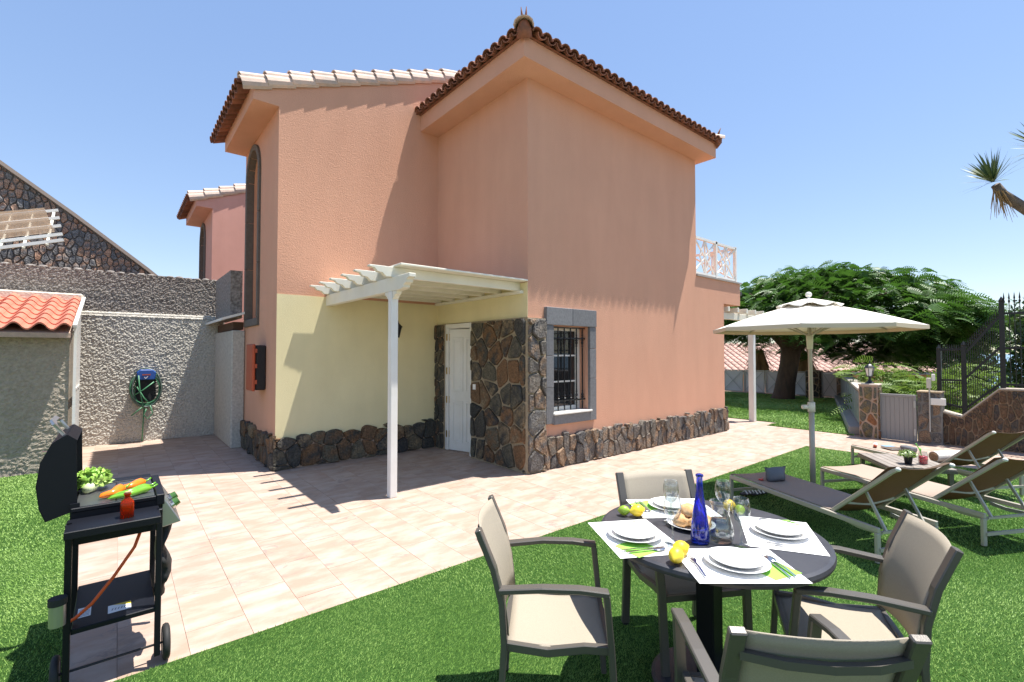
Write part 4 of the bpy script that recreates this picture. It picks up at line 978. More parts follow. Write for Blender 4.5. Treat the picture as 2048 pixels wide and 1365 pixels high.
# fan palms with dry skirts in front of the tiled house
def palm(c, seed, label):
    t = thing('fan_palm', label, 'palm', (c[0], c[1], -.06)); rg = random.Random(seed); o = Vector(c); b_ = Vector(WL[t.name])
    q = MB(); q.tube([o-b_+Vector((0, 0, -2.3)), o-b_+Vector((0, 0, -.15))], [.22, .18], 10); q.build('trunk', DRY, t, world=False)
    q = MB()
    for k in range(150):
        a = rg.uniform(0, 6.28); rr = rg.uniform(.12, .42); top = o-b_+Vector((math.cos(a)*.18, math.sin(a)*.18, rg.uniform(-.35, .05))); e = top+Vector((math.cos(a)*rr, math.sin(a)*rr, rg.uniform(-1.5, -.6)))
        s = Vector((-math.sin(a), math.cos(a), 0))*.035; q.add([top-s*.5, top+s*.5, e+s*1.2, e-s*1.2], [(0, 1, 2, 3)])
    q.build('dry_skirt', DRY, t, world=False)
    q = MB()
    for k in range(26):
        a = rg.uniform(0, 6.28); el_ = rg.uniform(-.5, 1.0); d = Vector((math.cos(a)*math.cos(el_), math.sin(a)*math.cos(el_), math.sin(el_))); p = o-b_+d*.45; s = d.cross(Vector((0, 0, 1))).normalized()
        for j in range(13):
            f = (j-6)/6*1.25; e = p+(d*math.cos(f)+s*math.sin(f))*rg.uniform(.42, .6)-Vector((0, 0, .12)); w = (s*math.cos(f)-d*math.sin(f))*.02
            q.add([p-w*.4, p+w*.4, e], [(0, 1, 2)])
    q.build('leaf_fan', LEAFY, t, world=False)
palm((20.8, 8.7, 1.75), 61, 'fan palm with dry skirt behind the white fence, left of the tree trunk')
palm((22.3, 7.5, 1.70), 62, 'fan palm with dry skirt behind the white fence, right of the tree trunk')

# tiled house downhill
th = thing('downhill_house', 'low house with faded pink tiled roof downhill beyond the fence', 'house', (27, 9, -3))
e0, e1 = Vector((23.2, 12.6, .62)), Vector((33.5, 3.0, .62)); ed = (e1-e0).normalized(); inn = Vector((-ed.y, ed.x, 0))
if inn.dot(Vector((.64, .77, 0))) < 0: inn = -inn
Le = (e1-e0).length; slp = R(17); upv = inn*math.cos(slp)+Vector((0, 0, math.sin(slp)))
q = MB(); q.prism([(0, -4), (Le, -4), (Le, .5), (0, .5)], e0+inn*.4-Vector((0, 0, .62)), ed, (0, 0, 1), inn*6); q.build('wall', PINK, th)
q = MB(); q.prism([(0, 0), (Le, 0), (Le, 5.2), (0, 5.2)], e0-Vector((0, 0, .06)), ed, upv, ed.cross(upv)*.05); q.build('roof_deck', FARRT, th)
q = MB(); q.bar(e0-Vector((0, 0, .06)), e1-Vector((0, 0, .06)), .12, .12); q.build('gutter', mat('grey_gutter', (.30, .30, .31), .5), th)
ft_ = barrel(.52, .30, .25).mesh('roof_tile', FARRT); base = Vector(WL[th.name])
nrm = ed.cross(upv); 
if nrm.z < 0: nrm = -nrm
rzf = math.atan2(inn.y, inn.x); cnt = 0; rest = MB()
for i in range(int(Le/.33)):
    for j in range(11):
        p = e0+ed*(.33*i+.16)+upv*(.46*j-.05)+nrm*.03
        if cnt < 297 and i < 34: link('roof_tile', ft_, th, p-base, (0, -slp, rzf)); cnt += 1
        else:
            mb = barrel(.52, .30, .25); M4 = Matrix.Translation(p) @ Matrix.Rotation(rzf, 4, 'Z') @ Matrix.Rotation(-slp, 4, 'Y'); rest.add([tuple(M4 @ Vector(v)) for v in mb.v], mb.f)
tag(rest.build('roof_tiles', FARRT, th), kind='stuff')
# dragon-tree branch reaching in from the right
yt = thing('yucca_tree', 'bare curved yucca branch with spiky rosettes reaching over the railing', 'tree', (12.2, -1.2, -.06))
limb([(12.2, -1.2, -.06), (12.1, -1.0, 1.5), (11.6, -.4, 2.8), (10.9, .0, 3.45), (10.35, .42, 3.66), (10.02, .70, 3.95), (9.93, .76, 4.08)], [.20, .17, .13, .09, .075, .065, .055], 'trunk', BARKG, yt)
limb([(10.9, .0, 3.45), (10.7, .02, 4.1), (10.42, .28, 4.55)], [.07, .055, .045], 'branch', BARKG, yt)
def rosette(c, ax, n, L, seed, m=YUC, name='leaf_rosette'):
    r = random.Random(seed); c = Vector(c)-Vector(WL[yt.name]); ax = Vector(ax).normalized(); q = MB()
    for k in range(n):
        d = Vector((r.gauss(0, 1), r.gauss(0, 1), r.gauss(0, 1))).normalized()
        if d.dot(ax) < -.35: d = d-ax*2*d.dot(ax)
        d = (d+ax*.35).normalized(); l = L*r.uniform(.7, 1.15); s = d.cross(ax); s = s.normalized()*.015 if s.length > .01 else Vector((.014, 0, 0))
        m1 = c+d*l*.5; e = c+d*l-Vector((0, 0, .04*l)); q.add([c-s*.6, c+s*.6, m1+s, m1-s, e], [(0, 1, 2, 3), (3, 2, 4)])
    q.build(name, m, yt, world=False)
rosette((9.92, .78, 4.13), (-.35, .3, .9), 85, .50, 71); rosette((10.42, .28, 4.6), (-.4, .3, .8), 80, .52, 72)
q = MB(); r = random.Random(73)
for k in range(34):
    p = Vector((9.96+r.uniform(-.05, .05), .74+r.uniform(-.05, .05), 4.03)); e = p+Vector((r.uniform(-.02, .16), r.uniform(-.16, .06), r.uniform(-.5, -.2))); q.tube([p, p.lerp(e, .5)+Vector((r.uniform(-.04, .04), 0, 0)), e], [.006, .005, .002], 4, cap=False)
q.build('dry_leaves', DRY, yt)

# ================================================================== DINING SET
TX, TY, TZ = 2.21, 1.17, .742
tb_ = thing('dining_table', 'round charcoal garden table laid for four on the lawn', 'table', (TX, TY, .02))
q = MB(); q.lathe([(.0, .700), (.49, .700), (.510, .708), (.514, .722), (.510, .736), (.495, .742), (0, .742)], 72, (TX, TY, 0), cap=False); q.build('tabletop', CHAR, tb_, smooth=False)
q = MB(); q.box(TX-.045, TX+.045, TY-.045, TY+.045, .04, .70); q.build('pedestal', BLACKP, tb_, bevel=.004)
q = MB(); q.lathe([(.0, .02), (.27, .02), (.27, .03), (.255, .038), (0, .042)], 48, (TX, TY, 0), cap=False); q.build('base_disc', CHAR, tb_)
q = MB(); q.bar((TX-.3, TY, .69), (TX+.3, TY, .69), .05, .02); q.bar((TX, TY-.3, .685), (TX, TY+.3, .685), .05, .02); q.build('top_brace', BLACKP, tb_)

def make_chair():
    t = thing('armchair', 'taupe metal armchair with beige sling', 'chair', (0, 0, 0)); w = .225
    def prt(name, mb, m, bevel=0., smooth=False): return mb.build(name, m, t, smooth=smooth, bevel=bevel, world=False)
    for s in (-1, 1):
        y = s*w
        q = MB(); q.path([(-.235, y, .025), (-.215, y, .25), (-.205, y, .42), (-.215, y, .58), (-.25, y, .72), (-.315, y, .875)], .026, .045, up=(0, 1, 0)); prt('back_post', q, ALU, .004)
        q = MB(); q.path([(-.225, s*(w+.012), .635), (-.05, s*(w+.022), .652), (.1, s*(w+.022), .652), (.215, s*(w+.02), .640)], .045, .022); prt('armrest', q, ALU, .004)
        q = MB(); q.path([(.205, s*(w+.018), .635), (.225, s*(w+.006), .42), (.25, s*w, .025)], .026, .040, up=(0, 1, 0)); prt('front_leg', q, ALU, .004)
        q = MB(); q.path([(-.205, y*.965, .405), (-.03, y*.965, .385), (.12, y*.965, .405), (.225, y*.965, .402)], .026, .035); prt('seat_rail', q, ALU, .003)
        q = MB(); q.box(-.25, -.22, y-.014, y+.014, .018, .028); prt('foot_glide', q, BLACKR)
    for name, x, z in (('front_bar', .225, .39), ('rear_bar', -.205, .40)):
        q = MB(); q.bar((x, -w+.01, z), (x, w-.01, z), .022, .03); prt(name, q, ALU)
    q = MB(); q.path([(-.292, -w+.012, .80), (-.325, -w*.5, .80), (-.336, 0, .80), (-.325, w*.5, .80), (-.292, w-.012, .80)], .02, .022); prt('back_bar', q, ALU)
    # slings
    n, m = 12, 10; V = []; 
    for i in range(n+1):
        u = i/n; x = -.195+.425*u; z0 = .418-.014*math.sin(math.pi*u)-.012*(u > .9)
        for j in range(m+1):
            v = j/m*2-1; V.append((x, v*w*.955, z0-.014*(1-v*v)))
    F = [(i*(m+1)+j, (i+1)*(m+1)+j, (i+1)*(m+1)+j+1, i*(m+1)+j+1) for i in range(n) for j in range(m)]
    q = MB(); q.add(V, F); o = prt('seat', q, SLING, smooth=True); sf = o.modifiers.new('thickness', 'SOLIDIFY'); sf.thickness = .004
    V = []; pr = [(.44, -.190), (.52, -.196), (.60, -.207), (.68, -.228), (.76, -.258), (.83, -.288), (.868, -.304)]
    for (z, x) in pr:
        for j in range(m+1):
            v = j/m*2-1; V.append((x-.035*(1-v*v), v*w*.955, z+.004*(1-v*v)))
    F = [(i*(m+1)+j, (i+1)*(m+1)+j, (i+1)*(m+1)+j+1, i*(m+1)+j+1) for i in range(len(pr)-1) for j in range(m)]
    q = MB(); q.add(V, F); o = prt('backrest', q, SLING, smooth=True); sf = o.modifiers.new('thickness', 'SOLIDIFY'); sf.thickness = .004
    return t
ch0 = make_chair()
CH = [((1.532, 1.547), R(-43.6), 'taupe metal armchair with beige sling, the one on the patio side of the table'),
      ((2.383, 1.419), R(-120), 'taupe metal armchair with beige sling pushed in behind the blue bottle'),
      ((2.446, .689), R(118.4), 'taupe metal armchair with beige sling between the table and the sun loungers'),
      ((1.64, .656), R(45.6), 'taupe metal armchair with beige sling beside the pair of lemons on the placemat')]
for i, ((x, y), a, lab) in enumerate(CH):
    o = ch0 if i == 0 else copy_tree(ch0); o.location = (x, y, 0); o.rotation_euler = (0, 0, a); o['label'] = lab; o['group'] = 'armchairs round the dining table'

# ---- place settings (c: plate centre, a: direction from the diner to the table centre)
def rot2(x, y, a): return (x*math.cos(a)-y*math.sin(a), x*math.sin(a)+y*math.cos(a))
def flat(name, m, label, cat, pts, z, th, group=None, bevel=0.):
    q = MB(); q.prism(pts, (0, 0, z), (1, 0, 0), (0, 1, 0), (0, 0, th)); return single(q, name, m, label, cat, group, bevel=bevel)
ZM = TZ+.0015
SET = [((1.86, 1.345), math.atan2(-.5, .86), 'beside the lemon and lime pair', 'on the patio side'), ((1.93, .905), math.atan2(.77, .64), 'beside the two lemons', 'by the two lemons'),
       ((2.42, .93), math.atan2(.86, -.5), 'on the lounger side of the table', 'on the lounger side'), ((2.36, 1.46), math.atan2(-.8, -.6), 'behind the blue bottle', 'behind the blue bottle')]
plate_l = [(0, .004), (.06, .004), (.075, .002), (.105, .010), (.122, .018), (.125, .0195), (.123, .021), (.104, .014), (.075, .0065), (0, .0065)]
plate_s = [(r_*.8, z+.0) for r_, z in plate_l]
def spoonlike(kind):
    q = MB()
    q.path([(-.095, 0, .0035), (-.03, 0, .007), (.035, 0, .0045)], .009, .0022)
    if kind == 'spoon': q.ball((.062, 0, .005), .030, .019, .0045, 14, 6)
    elif kind == 'knife': q.prism([(.03, -.007), (.085, -.008), (.105, -.002), (.105, .004), (.03, .007)], (0, 0, .003), (1, 0, 0), (0, 1, 0), (0, 0, .002))
    else:
        q.prism([(.03, -.006), (.05, -.012), (.062, -.012), (.062, .012), (.05, .012), (.03, .006)], (0, 0, .0035), (1, 0, 0), (0, 1, 0), (0, 0, .002))
        for k in range(4): q.bar((.06, -.0105+.007*k, .0045), (.098, -.0095+.0063*k, .006), .003, .002)
    return q
for i, ((px, py), a, where, w2) in enumerate(SET):
    def P(x, y): r_ = rot2(x, y, a); return (px+r_[0], py+r_[1])
    z_ = ZM+.0016*(i % 2)
    flat('placemat', PAPER, 'white paper placemat '+where, 'placemat', [P(-.155, -.21), P(.155, -.21), P(.155, .21), P(-.155, .21)], z_, .0008, 'paper placemats on the round table')
    z_ += .0012
    nc = P(-.03, -.15); r0 = rot2(1, 0, a+.4); r1 = rot2(0, 1, a+.4)
    flat('napkin', NAPKIN, 'lime green folded paper napkin under the plate '+where, 'napkin', [(nc[0]+r0[0]*x+r1[0]*y, nc[1]+r0[1]*x+r1[1]*y) for x, y in ((-.07, -.045), (.07, -.045), (.07, .10), (-.07, .10))], z_, .0012, 'green napkins on the placemats')
    z_ += .0016
    q = MB(); q.lathe(plate_l, 48, (px, py, z_), cap=False); single(q, 'dinner_plate', PORC, 'large white plate '+where, 'plate', 'large white plates', smooth=True, loc=(px, py, z_))
    q = MB(); q.lathe(plate_s, 48, (px, py, z_+.0095), cap=False); single(q, 'side_plate', PORC, 'small white plate stacked on the large plate '+where, 'plate', 'small white plates', smooth=True, loc=(px, py, z_+.0095))
    for kind, x, y, da in (('spoon', -.02, -.165, .08), ('knife', -.03, -.145, .02), ('fork', -.02, .165, -.06)):
        q = spoonlike(kind); c = P(x, y); o = q.build(kind, STEEL, None, smooth=False, world=False); o.location = (c[0], c[1], z_+.0005); o.rotation_euler = (0, 0, a+da)
        tag(o, 'steel %s on the placemat %s' % (kind, where), kind, 'cutlery at the place settings')
    if i == 0:   # small printed mark
        mk = bpy.data.objects[[o.name for o in bpy.data.objects if o.name.startswith('placemat')][-1]]; q = MB(); zz = ZM+.0009
        def S_(a, b): 
            pa, pb = P(*a), P(*b); q.bar((pa[0], pa[1], zz), (pb[0], pb[1], zz), .0028, .0003)
        x0_, h_ = -.125, .018
        def C_(u, t): return (.095+t, .185-u)
        for (e_, f_) in (((0, 0), (0, h_)), ((0, h_), (.009, h_*.75)), ((.009, h_*.75), (.009, h_*.25)), ((.009, h_*.25), (0, 0)), ((.016, 0), (.016, h_)), ((.016, h_), (.026, h_)), ((.016, h_/2), (.024, h_/2)), ((.016, 0), (.026, 0)), ((.032, h_), (.038, h_/2)), ((.044, h_), (.038, h_/2)), ((.038, h_/2), (.038, 0))): S_(C_(*e_), C_(*f_))
        o_ = q.build('print', INK, mk)
def wine_glass(x, y, label):
    t = thing('wine_glass', label, 'wine glass', (x, y, ZM+.003), group='wine glasses on the table')
    pr = [(.0, 0), (.034, .0), (.034, .002), (.012, .006), (.0045, .014), (.004, .085), (.008, .098), (.026, .112), (.036, .135), (.0385, .16), (.036, .185), (.031, .208), (.0302, .208), (.035, .185), (.0372, .16), (.0345, .136), (.025, .115), (.006, .102), (0, .1)]
    q = MB(); q.lathe(pr, 32, cap=False); q.build('glass_body', GLASS, t, smooth=True, world=False); return t
for x, y, w_ in ((1.93, 1.19, 'standing between the patio side plate and the lemons'), (2.16, 1.34, 'standing beside the bread behind the blue bottle'), (2.14, .98, 'standing between the two nearest plates and pitcher'), (2.36, 1.17, 'standing behind the water pitcher')):
    wine_glass(x, y, 'clear stemmed wine glass '+w_)
bt = thing('blue_bottle', 'tall cobalt blue glass bottle in the middle of the table', 'bottle', (2.04, 1.12, ZM))
q = MB(); q.lathe([(0, .004), (.036, 0), (.041, .008), (.041, .03), (.036, .09), (.028, .15), (.019, .20), (.0145, .25), (.0135, .292), (.017, .295), (.017, .303), (.0135, .306), (.0105, .306), (.0105, .25), (.016, .19), (.025, .14), (.033, .08), (.037, .03), (.036, .012), (0, .012)], 32, cap=False); q.build('bottle_glass', BLUEG, bt, smooth=True, world=False)
pt = thing('water_pitcher', 'clear glass pitcher with water beside the blue bottle', 'pitcher', (2.125, 1.065, ZM))
q = MB(); q.lathe([(0, .004), (.042, 0), (.052, .012), (.056, .04), (.050, .075), (.040, .105), (.036, .13), (.039, .155), (.046, .18), (.0445, .18), (.0375, .155), (.0345, .13), (.0385, .105), (.0485, .075), (.0542, .04), (.050, .014), (0, .01)], 32, cap=False)
for i, v in enumerate(q.v):
    if v[2] > .165: q.v[i] = (v[0]+(.014 if v[0] < -.03 else 0)*-1, v[1], v[2]+(.008 if v[0] < -.03 else 0))
q.build('glass_body', GLASS, pt, smooth=True, world=False)
q = MB(); q.lathe([(0, .0125), (.048, .016), (.0515, .04), (.046, .075), (.0385, .098), (0, .098)], 28, cap=False); q.build('water', WATER, pt, smooth=True, world=False)
q = MB(); q.tube([(.044, 0, .165), (.075, 0, .155), (.082, 0, .12), (.07, 0, .08), (.052, 0, .06)], .006, 8); q.build('handle', GLASS, pt, smooth=True, world=False)
bp = thing('bread_plate', 'white oval plate under the bread rolls', 'plate', (2.19, 1.25, ZM)); q = MB(); q.lathe([(r_*.92, z) for r_, z in plate_l], 40, cap=False); q.build('plate_body', PORC, bp, smooth=True, world=False)
rb = random.Random(4)
for k, (dx, dy, dz, lab) in enumerate(((-.05, .02, .035, 'lowest by the blue bottle'), (.03, .05, .035, 'at the back of the plate'), (.05, -.03, .035, 'beside the water pitcher'), (-.01, -.05, .035, 'near the bottle foot'), (0, .01, .075, 'on top of the heap'))):
    q = MB(); q.ball((0, 0, 0), .052*rb.uniform(.9, 1.1), .040, .030, 14, 9, jit=.25)
    o = q.build('bread_roll', BREAD, None, smooth=True, world=False); o.location = (2.19+dx, 1.25+dy, ZM+dz); o.rotation_euler = (0, 0, rb.uniform(0, 3)); tag(o, 'golden bread roll in the heap, '+lab, 'bread', 'bread rolls on the plate')
def fruit(x, y, kind, label):
    q = MB(); m = LEMON if kind == 'lemon' else LIME; s = 1. if kind == 'lemon' else .82
    q.lathe([(0, -.043*s), (.006*s, -.041*s), (.011*s, -.034*s), (.024*s, -.022*s), (.0305*s, -.006*s), (.0305*s, .008*s), (.024*s, .023*s), (.012*s, .034*s), (.007*s, .040*s), (0, .042*s)], 18, cap=False)
    o = q.build(kind, m, None, smooth=True, world=False); r_ = rnd.uniform(0, 6); o.location = (x, y, ZM+.0305*s+.002); o.rotation_euler = (R(82), 0, r_); tag(o, label, kind, 'loose fruit on the table')
fruit(2.10, 1.50, 'lemon', 'yellow lemon lying against the lime by the patio side placemat'); fruit(2.06, 1.555, 'lime', 'green lime lying behind a lemon at the table edge')
fruit(1.835, 1.095, 'lemon', 'larger yellow lemon on the placemat with the pair of lemons'); fruit(1.76, 1.07, 'lemon', 'smaller yellow lemon at the corner of the placemat, touching the larger one')
fruit(2.54, 1.17, 'lime', 'green lime at the far edge of the table by the loungers'); fruit(2.55, 1.23, 'lemon', 'yellow lemon half hidden behind the far lime')

# ================================================================== SUN LOUNGERS
def make_lounger():
    t = thing('sun_lounger', 'sun lounger', 'lounger'); L, w, zf, xh, xb, zb = 1.61, .58, .285, .41, -.113, .754; h = w/2
    def prt(name, mb, m, bevel=0., smooth=False, par=None): return mb.build(name, m, par or t, smooth=smooth, bevel=bevel, world=False)
    for s in (-1, 1):
        q = MB(); q.bar((0.0, s*h, zf-.02), (L, s*h, zf-.02), .028, .04); prt('side_rail', q, ALUL, .004)
        for x in (.015, L-.015):
            q = MB(); q.bar((x, s*h, .02), (x, s*h, zf-.041), .036, .028); prt('leg', q, ALUL, .004)
        q = MB(); q.bar((xh, s*(h-.025), zf), (xb+.03, s*(h-.025), zb-.03), .026, .03); q.bar((xb+.035, s*(h-.025), zb-.033), (xb-.01, s*(h-.025), zb-.005), .024, .03); o = prt('back_rail', q, ALUL, .004)
        q = MB(); q.ball((xb-.012, s*(h-.025), zb-.004), .022, .016, .016, 10, 6); prt('end_cap', q, WHITE, smooth=True, par=o)
        q = MB(); q.bar((.17, s*(h-.09), .50), (.02, s*(h-.09), .245), .016, .02); prt('back_strut', q, ALUL)
        q = MB(); q.path([(.02, s*(h-.05), .235), (.20, s*(h-.05), .225), (.32, s*(h-.05), .24)], .012, .03); prt('ratchet', q, GALV)
    q = MB(); q.bar((.0, -h, .12), (.0, h, .12), .02, .026); prt('cross_bar', q, ALUL)
    q = MB(); q.bar((L, -h, .12), (L, h, .12), .02, .026); prt('cross_bar', q, ALUL)
    q = MB(); q.bar((.02, -h+.05, .24), (.02, h-.05, .24), .018); prt('support_bar', q, ALUL)
    def sling(name, P, m, sag, par=None):
        n, k = len(P), 8; V = []
        for i, (x, z) in enumerate(P):
            for j in range(k+1):
                v = j/k*2-1; V.append((x, v*(h-.015), z-sag*(1-v*v)))
        F = [(i*(k+1)+j, (i+1)*(k+1)+j, (i+1)*(k+1)+j+1, i*(k+1)+j+1) for i in range(n-1) for j in range(k)]
        q = MB(); q.add(V, F); o = prt(name, q, m, smooth=True); sf = o.modifiers.new('thickness', 'SOLIDIFY'); sf.thickness = .005; return o
    sling('seat_sling', [(L+.02, zf-.012), (L, zf+.004), (L*.75, zf+.002), (L*.5, zf+.002), (xh+.02, zf+.002)], SLINGB, .012)
    sling('back_sling', [(xh, zf+.012), (xh-.12, zf+.118), (xh-.3, zf+.285), (xb+.05, zb-.005), (xb-.005, zb+.012)], SLINGSH, .035)
    q = MB(); q.path([(xh-.11, -h+.03, zf+.10), (xh-.10, 0, zf+.065), (xh-.11, h-.03, zf+.10)], .02, .02); prt('back_bar', q, GALV)
    return t
LG = [((4.671, .867), 1.126, 'brown sling sun lounger with a grey clutch bag lying on it'), ((5.725, .385), 1.072, 'brown sling sun lounger between the clutch bag one and the low table'), ((7.486, .584), 1.037, 'brown sling sun lounger with a rolled towel and books on it')]
lg0 = make_lounger()
for i, ((x, y), a, lab) in enumerate(LG):
    o = lg0 if i == 0 else copy_tree(lg0); o.location = (x, y, 0); o.rotation_euler = (0, 0, a); o['label'] = lab; o['group'] = 'sun loungers on the lawn'
def onL(i, a, b): (x, y), th, _ = LG[i]; return (x+a*math.cos(th)-b*math.sin(th), y+a*math.sin(th)+b*math.cos(th))
# clutch bag
c = onL(0, 1.30, -.0); cb = thing('clutch_bag', 'grey leather clutch bag standing open on the nearest lounger sling', 'bag', (c[0], c[1], .29), 1.126-math.pi/2)
q = MB(); V = []
for (z, hw, hd) in ((0, .105, .05), (.03, .11, .055), (.08, .115, .035), (.115, .125, .014), (.13, .135, .006)):
    for k in range(16):
        t = 2*math.pi*k/16; V.append((hw*math.copysign(abs(math.cos(t))**.6, math.cos(t)), hd*math.sin(t)+.012*z*10*.0, z+.006*math.sin(3*t)))
q.add(V, [(i*16+k, i*16+(k+1) % 16, (i+1)*16+(k+1) % 16, (i+1)*16+k) for i in range(4) for k in range(16)]+[tuple(reversed(range(16)))]); q.build('bag_body', LEATHER, cb, smooth=True, world=False)
c = onL(0, 1.34, .14); q = MB(); q.lathe([(0, 0), (.022, 0), (.024, .006), (.02, .01), (0, .01)], 14, cap=False); q.bar((.01, 0, .005), (.09, .02, .005), .006); o = q.build('hair_clip', REDP, None, world=False); o.location = (c[0], c[1], .289); tag(o, 'small red hair clip beside the clutch bag', 'hair clip')
# sandals under the lounger
for k in range(2):
    sd_ = thing('sandal', ('dark strappy sandal on the grass under the clutch bag lounger, the one nearer the table' if k == 0 else 'dark strappy sandal on the grass under the clutch bag lounger, the one nearer the parasol'), 'sandal', (5.42+.09*k, 2.40-.07*k, .03), -.3, 'pair of sandals')
    q = MB(); q.prism(chaikin([(-.11, -.035), (.02, -.03), (.11, -.04), (.12, .03), (.02, .035), (-.11, .03)], .2), (0, 0, 0), (1, 0, 0), (0, 1, 0), (0, 0, .015)); q.build('sole', STRIPE, sd_, world=False)
    for x in (-.05, .0, .05):
        q = MB(); q.path([(x, -.036, .012), (x, 0, .045), (x, .036, .012)], .018, .003); q.build('strap', PAPER, sd_, world=False)
# low slatted table with pot and drink
st = thing('low_table', 'low slatted taupe side table between the loungers', 'table', (7.12, 1.36, 0), .62)
for k in range(8):
    q = MB(); q.box(-.38, .38, -.32+.08*k, -.32+.08*k+.074, .315, .335); q.build('slat', WOODG, st, world=False, bevel=.003)
for x in (-.34, .34):
    for y in (-.28, .28): q = MB(); q.box(x-.02, x+.02, y-.02, y+.02, .02, .285); q.build('leg', ALU, st, world=False)
q = MB(); q.box(-.385, .385, -.325, -.30, .285, .314); q.box(-.385, .385, .30, .325, .285, .314); q.box(-.385, -.36, -.30, .30, .285, .314); q.box(.36, .385, -.30, .30, .285, .314); q.build('apron', ALU, st, world=False)
pp = thing('potted_plant', 'small flowering plant in a black pot on the low table', 'plant', (6.93, 1.28, .335))
q = MB(); q.lathe([(0, 0), (.032, 0), (.043, .085), (.045, .085), (.045, .092), (.038, .092), (0, .08)], 20, cap=False); q.build('pot', BLACKP, pp, world=False)
rg = np.random.default_rng(31); n = 420; p = rg.normal(0, 1, (n, 3)); p /= np.linalg.norm(p, axis=1)[:, None]; p *= rg.uniform(.3, 1, (n, 1))*np.array([.085, .085, .06]); p[:, 2] = np.abs(p[:, 2])+.095
a_ = rg.normal(0, .011, (n, 3)); b_ = rg.normal(0, .011, (n, 3)); V = np.stack([p-a_, p+b_, p+a_, p-b_], 1).reshape(-1, 3)
link('foliage', np_mesh('foliage', V[:4*260], np.arange(4*260), LEAFY, 4), pp); link('flowers', np_mesh('flowers', V[4*260:], np.arange(4*160), FLOWER, 4), pp)
jr = thing('drink_jar', 'glass jar of pink lemonade with a green straw on the low table', 'drink', (7.05, 1.17, .335))
q = MB(); q.lathe([(0, .003), (.04, 0), (.044, .01), (.044, .115), (.036, .13), (.038, .145), (.036, .145), (.034, .13), (.041, .112), (.041, .01), (0, .008)], 24, cap=False); q.build('jar', GLASS, jr, smooth=True, world=False)
q = MB(); q.lathe([(0, .009), (.0405, .011), (.0405, .092), (0, .092)], 24, cap=False); q.build('drink', PINKD, jr, smooth=True, world=False)
q = MB(); q.tube([(.01, 0, .03), (-.02, .02, .15), (-.06, .05, .235)], .005, 6); q.ball((-.025, .02, .165), .018, .012, .02, 8, 5); q.build('straw', LIMEP, jr, world=False)
q = MB(); q.tube([(.043, 0, .1), (.07, 0, .09), (.07, 0, .05), (.043, 0, .035)], .005, 6); q.build('handle', GLASS, jr, smooth=True, world=False)
# towel roll, sun cream, books on the far lounger
c = onL(2, .52, .02); tw = thing('rolled_towel', 'rolled tan and white towel at the hinge of the far lounger', 'towel', (c[0], c[1], .29), 1.037)
q = MB(); q.tube([(0, -.22, .065), (0, .22, .065)], .062, 20); q.build('towel_roll', TOWELW, tw, smooth=False, world=False)
q = MB(); q.tube([(.045*t_*math.cos(9*t_), .222, .065+.045*t_*math.sin(9*t_)) for t_ in np.linspace(.15, 1.15, 40)], .008, 5); q.tube([(0, .2, .065), (0, .2235, .065)], .055, 20); q.build('towel_end', TOWEL, tw, world=False)
c = onL(2, 1.40, .12); sc_ = thing('sun_cream', 'white sun cream bottle with orange cap lying on the far lounger', 'bottle', (c[0], c[1], .29), .2)
q = MB(); q.tube([(0, 0, .022), (.12, 0, .022), (.14, 0, .022)], [.022, .024, .018], 12); q.build('bottle_body', PAPER, sc_, smooth=True, world=False)
q = MB(); q.tube([(-.05, 0, .022), (-.001, 0, .022)], [.018, .021], 12); q.build('cap', ORANGEP, sc_, smooth=True, world=False)
c = onL(2, 1.28, .0); bk = thing('book', 'book with brown and blue cover lying on the far lounger', 'book', (c[0], c[1], .29), .9)
q = MB(); q.box(-.09, .09, -.065, .065, .003, .026); q.build('pages', PAGES, bk, world=False); q = MB(); q.box(-.093, .093, -.068, .07, 0, .003); q.box(-.093, .0, -.068, .07, .026, .029); q.build('cover', BOOK, bk, world=False); q = MB(); q.box(.001, .093, -.068, .07, .026, .029); q.build('cover_panel', BOOKB, bk, world=False)
c = onL(2, 1.12, -.1); sp = thing('speaker_case', 'small dark folded case behind the potted plant on the far lounger', 'case', (c[0], c[1], .29), .9)
q = MB(); q.box(-.09, .09, -.05, .05, 0, .06); q.build('case_body', LEATHER, sp, world=False, bevel=.012); q = MB(); q.box(-.092, .092, -.052, .052, .028, .033); q.build('zip', GALV, sp, world=False)

# ================================================================== PARASOL
PX, PY = 5.74, 1.86
um = thing('parasol', 'ecru parasol with vented top standing between the loungers', 'parasol', (PX, PY, 0))
q = MB(); q.lathe([(0, .02), (.10, .02), (.10, .05), (.045, .07), (.04, .18), (.033, .2), (0, .2)], 20, (PX, PY, 0), cap=False); q.build('base', ALUL, um, smooth=False)
q = MB(); q.tube([(PX, PY, .1), (PX-.015, PY, 1.0)], .027, 14); q.build('lower_pole', ALUL, um, smooth=True)
q = MB(); q.tube([(PX-.015, PY, .95), (PX-.045, PY, 2.16)], .021, 14); q.build('upper_pole', ALUL, um, smooth=True)
q = MB(); q.tube([(PX-.015, PY, .97), (PX-.017, PY, 1.07)], .036, 14); q.tube([(PX-.03, PY+.02, 1.02), (PX-.09, PY+.06, 1.02)], .024, 10); q.build('clamp', CREAMW, um, smooth=True)
q = MB(); q.tube([(PX-.03, PY, 1.64), (PX-.034, PY, 1.80)], [.028, .035], 14); q.build('runner', CREAMW, um, smooth=True)
TOPC = Vector((PX-.045, PY, 0)); NR = 8; RR = .975; ph0 = .25
def canopy(t, a):   # t 0 centre..1 rim ; a in ribs
    k = math.floor(a); f = a-k
    def rimp(i): th = ph0+2*math.pi*i/NR; return Vector((math.cos(th), math.sin(th), 0))*RR*t
    p = rimp(k).lerp(rimp(k+1), f); z = 2.135-.27*t**1.35-.022*math.sin(math.pi*f)*t*(1-t)*3
    return TOPC+p+Vector((0, 0, z))
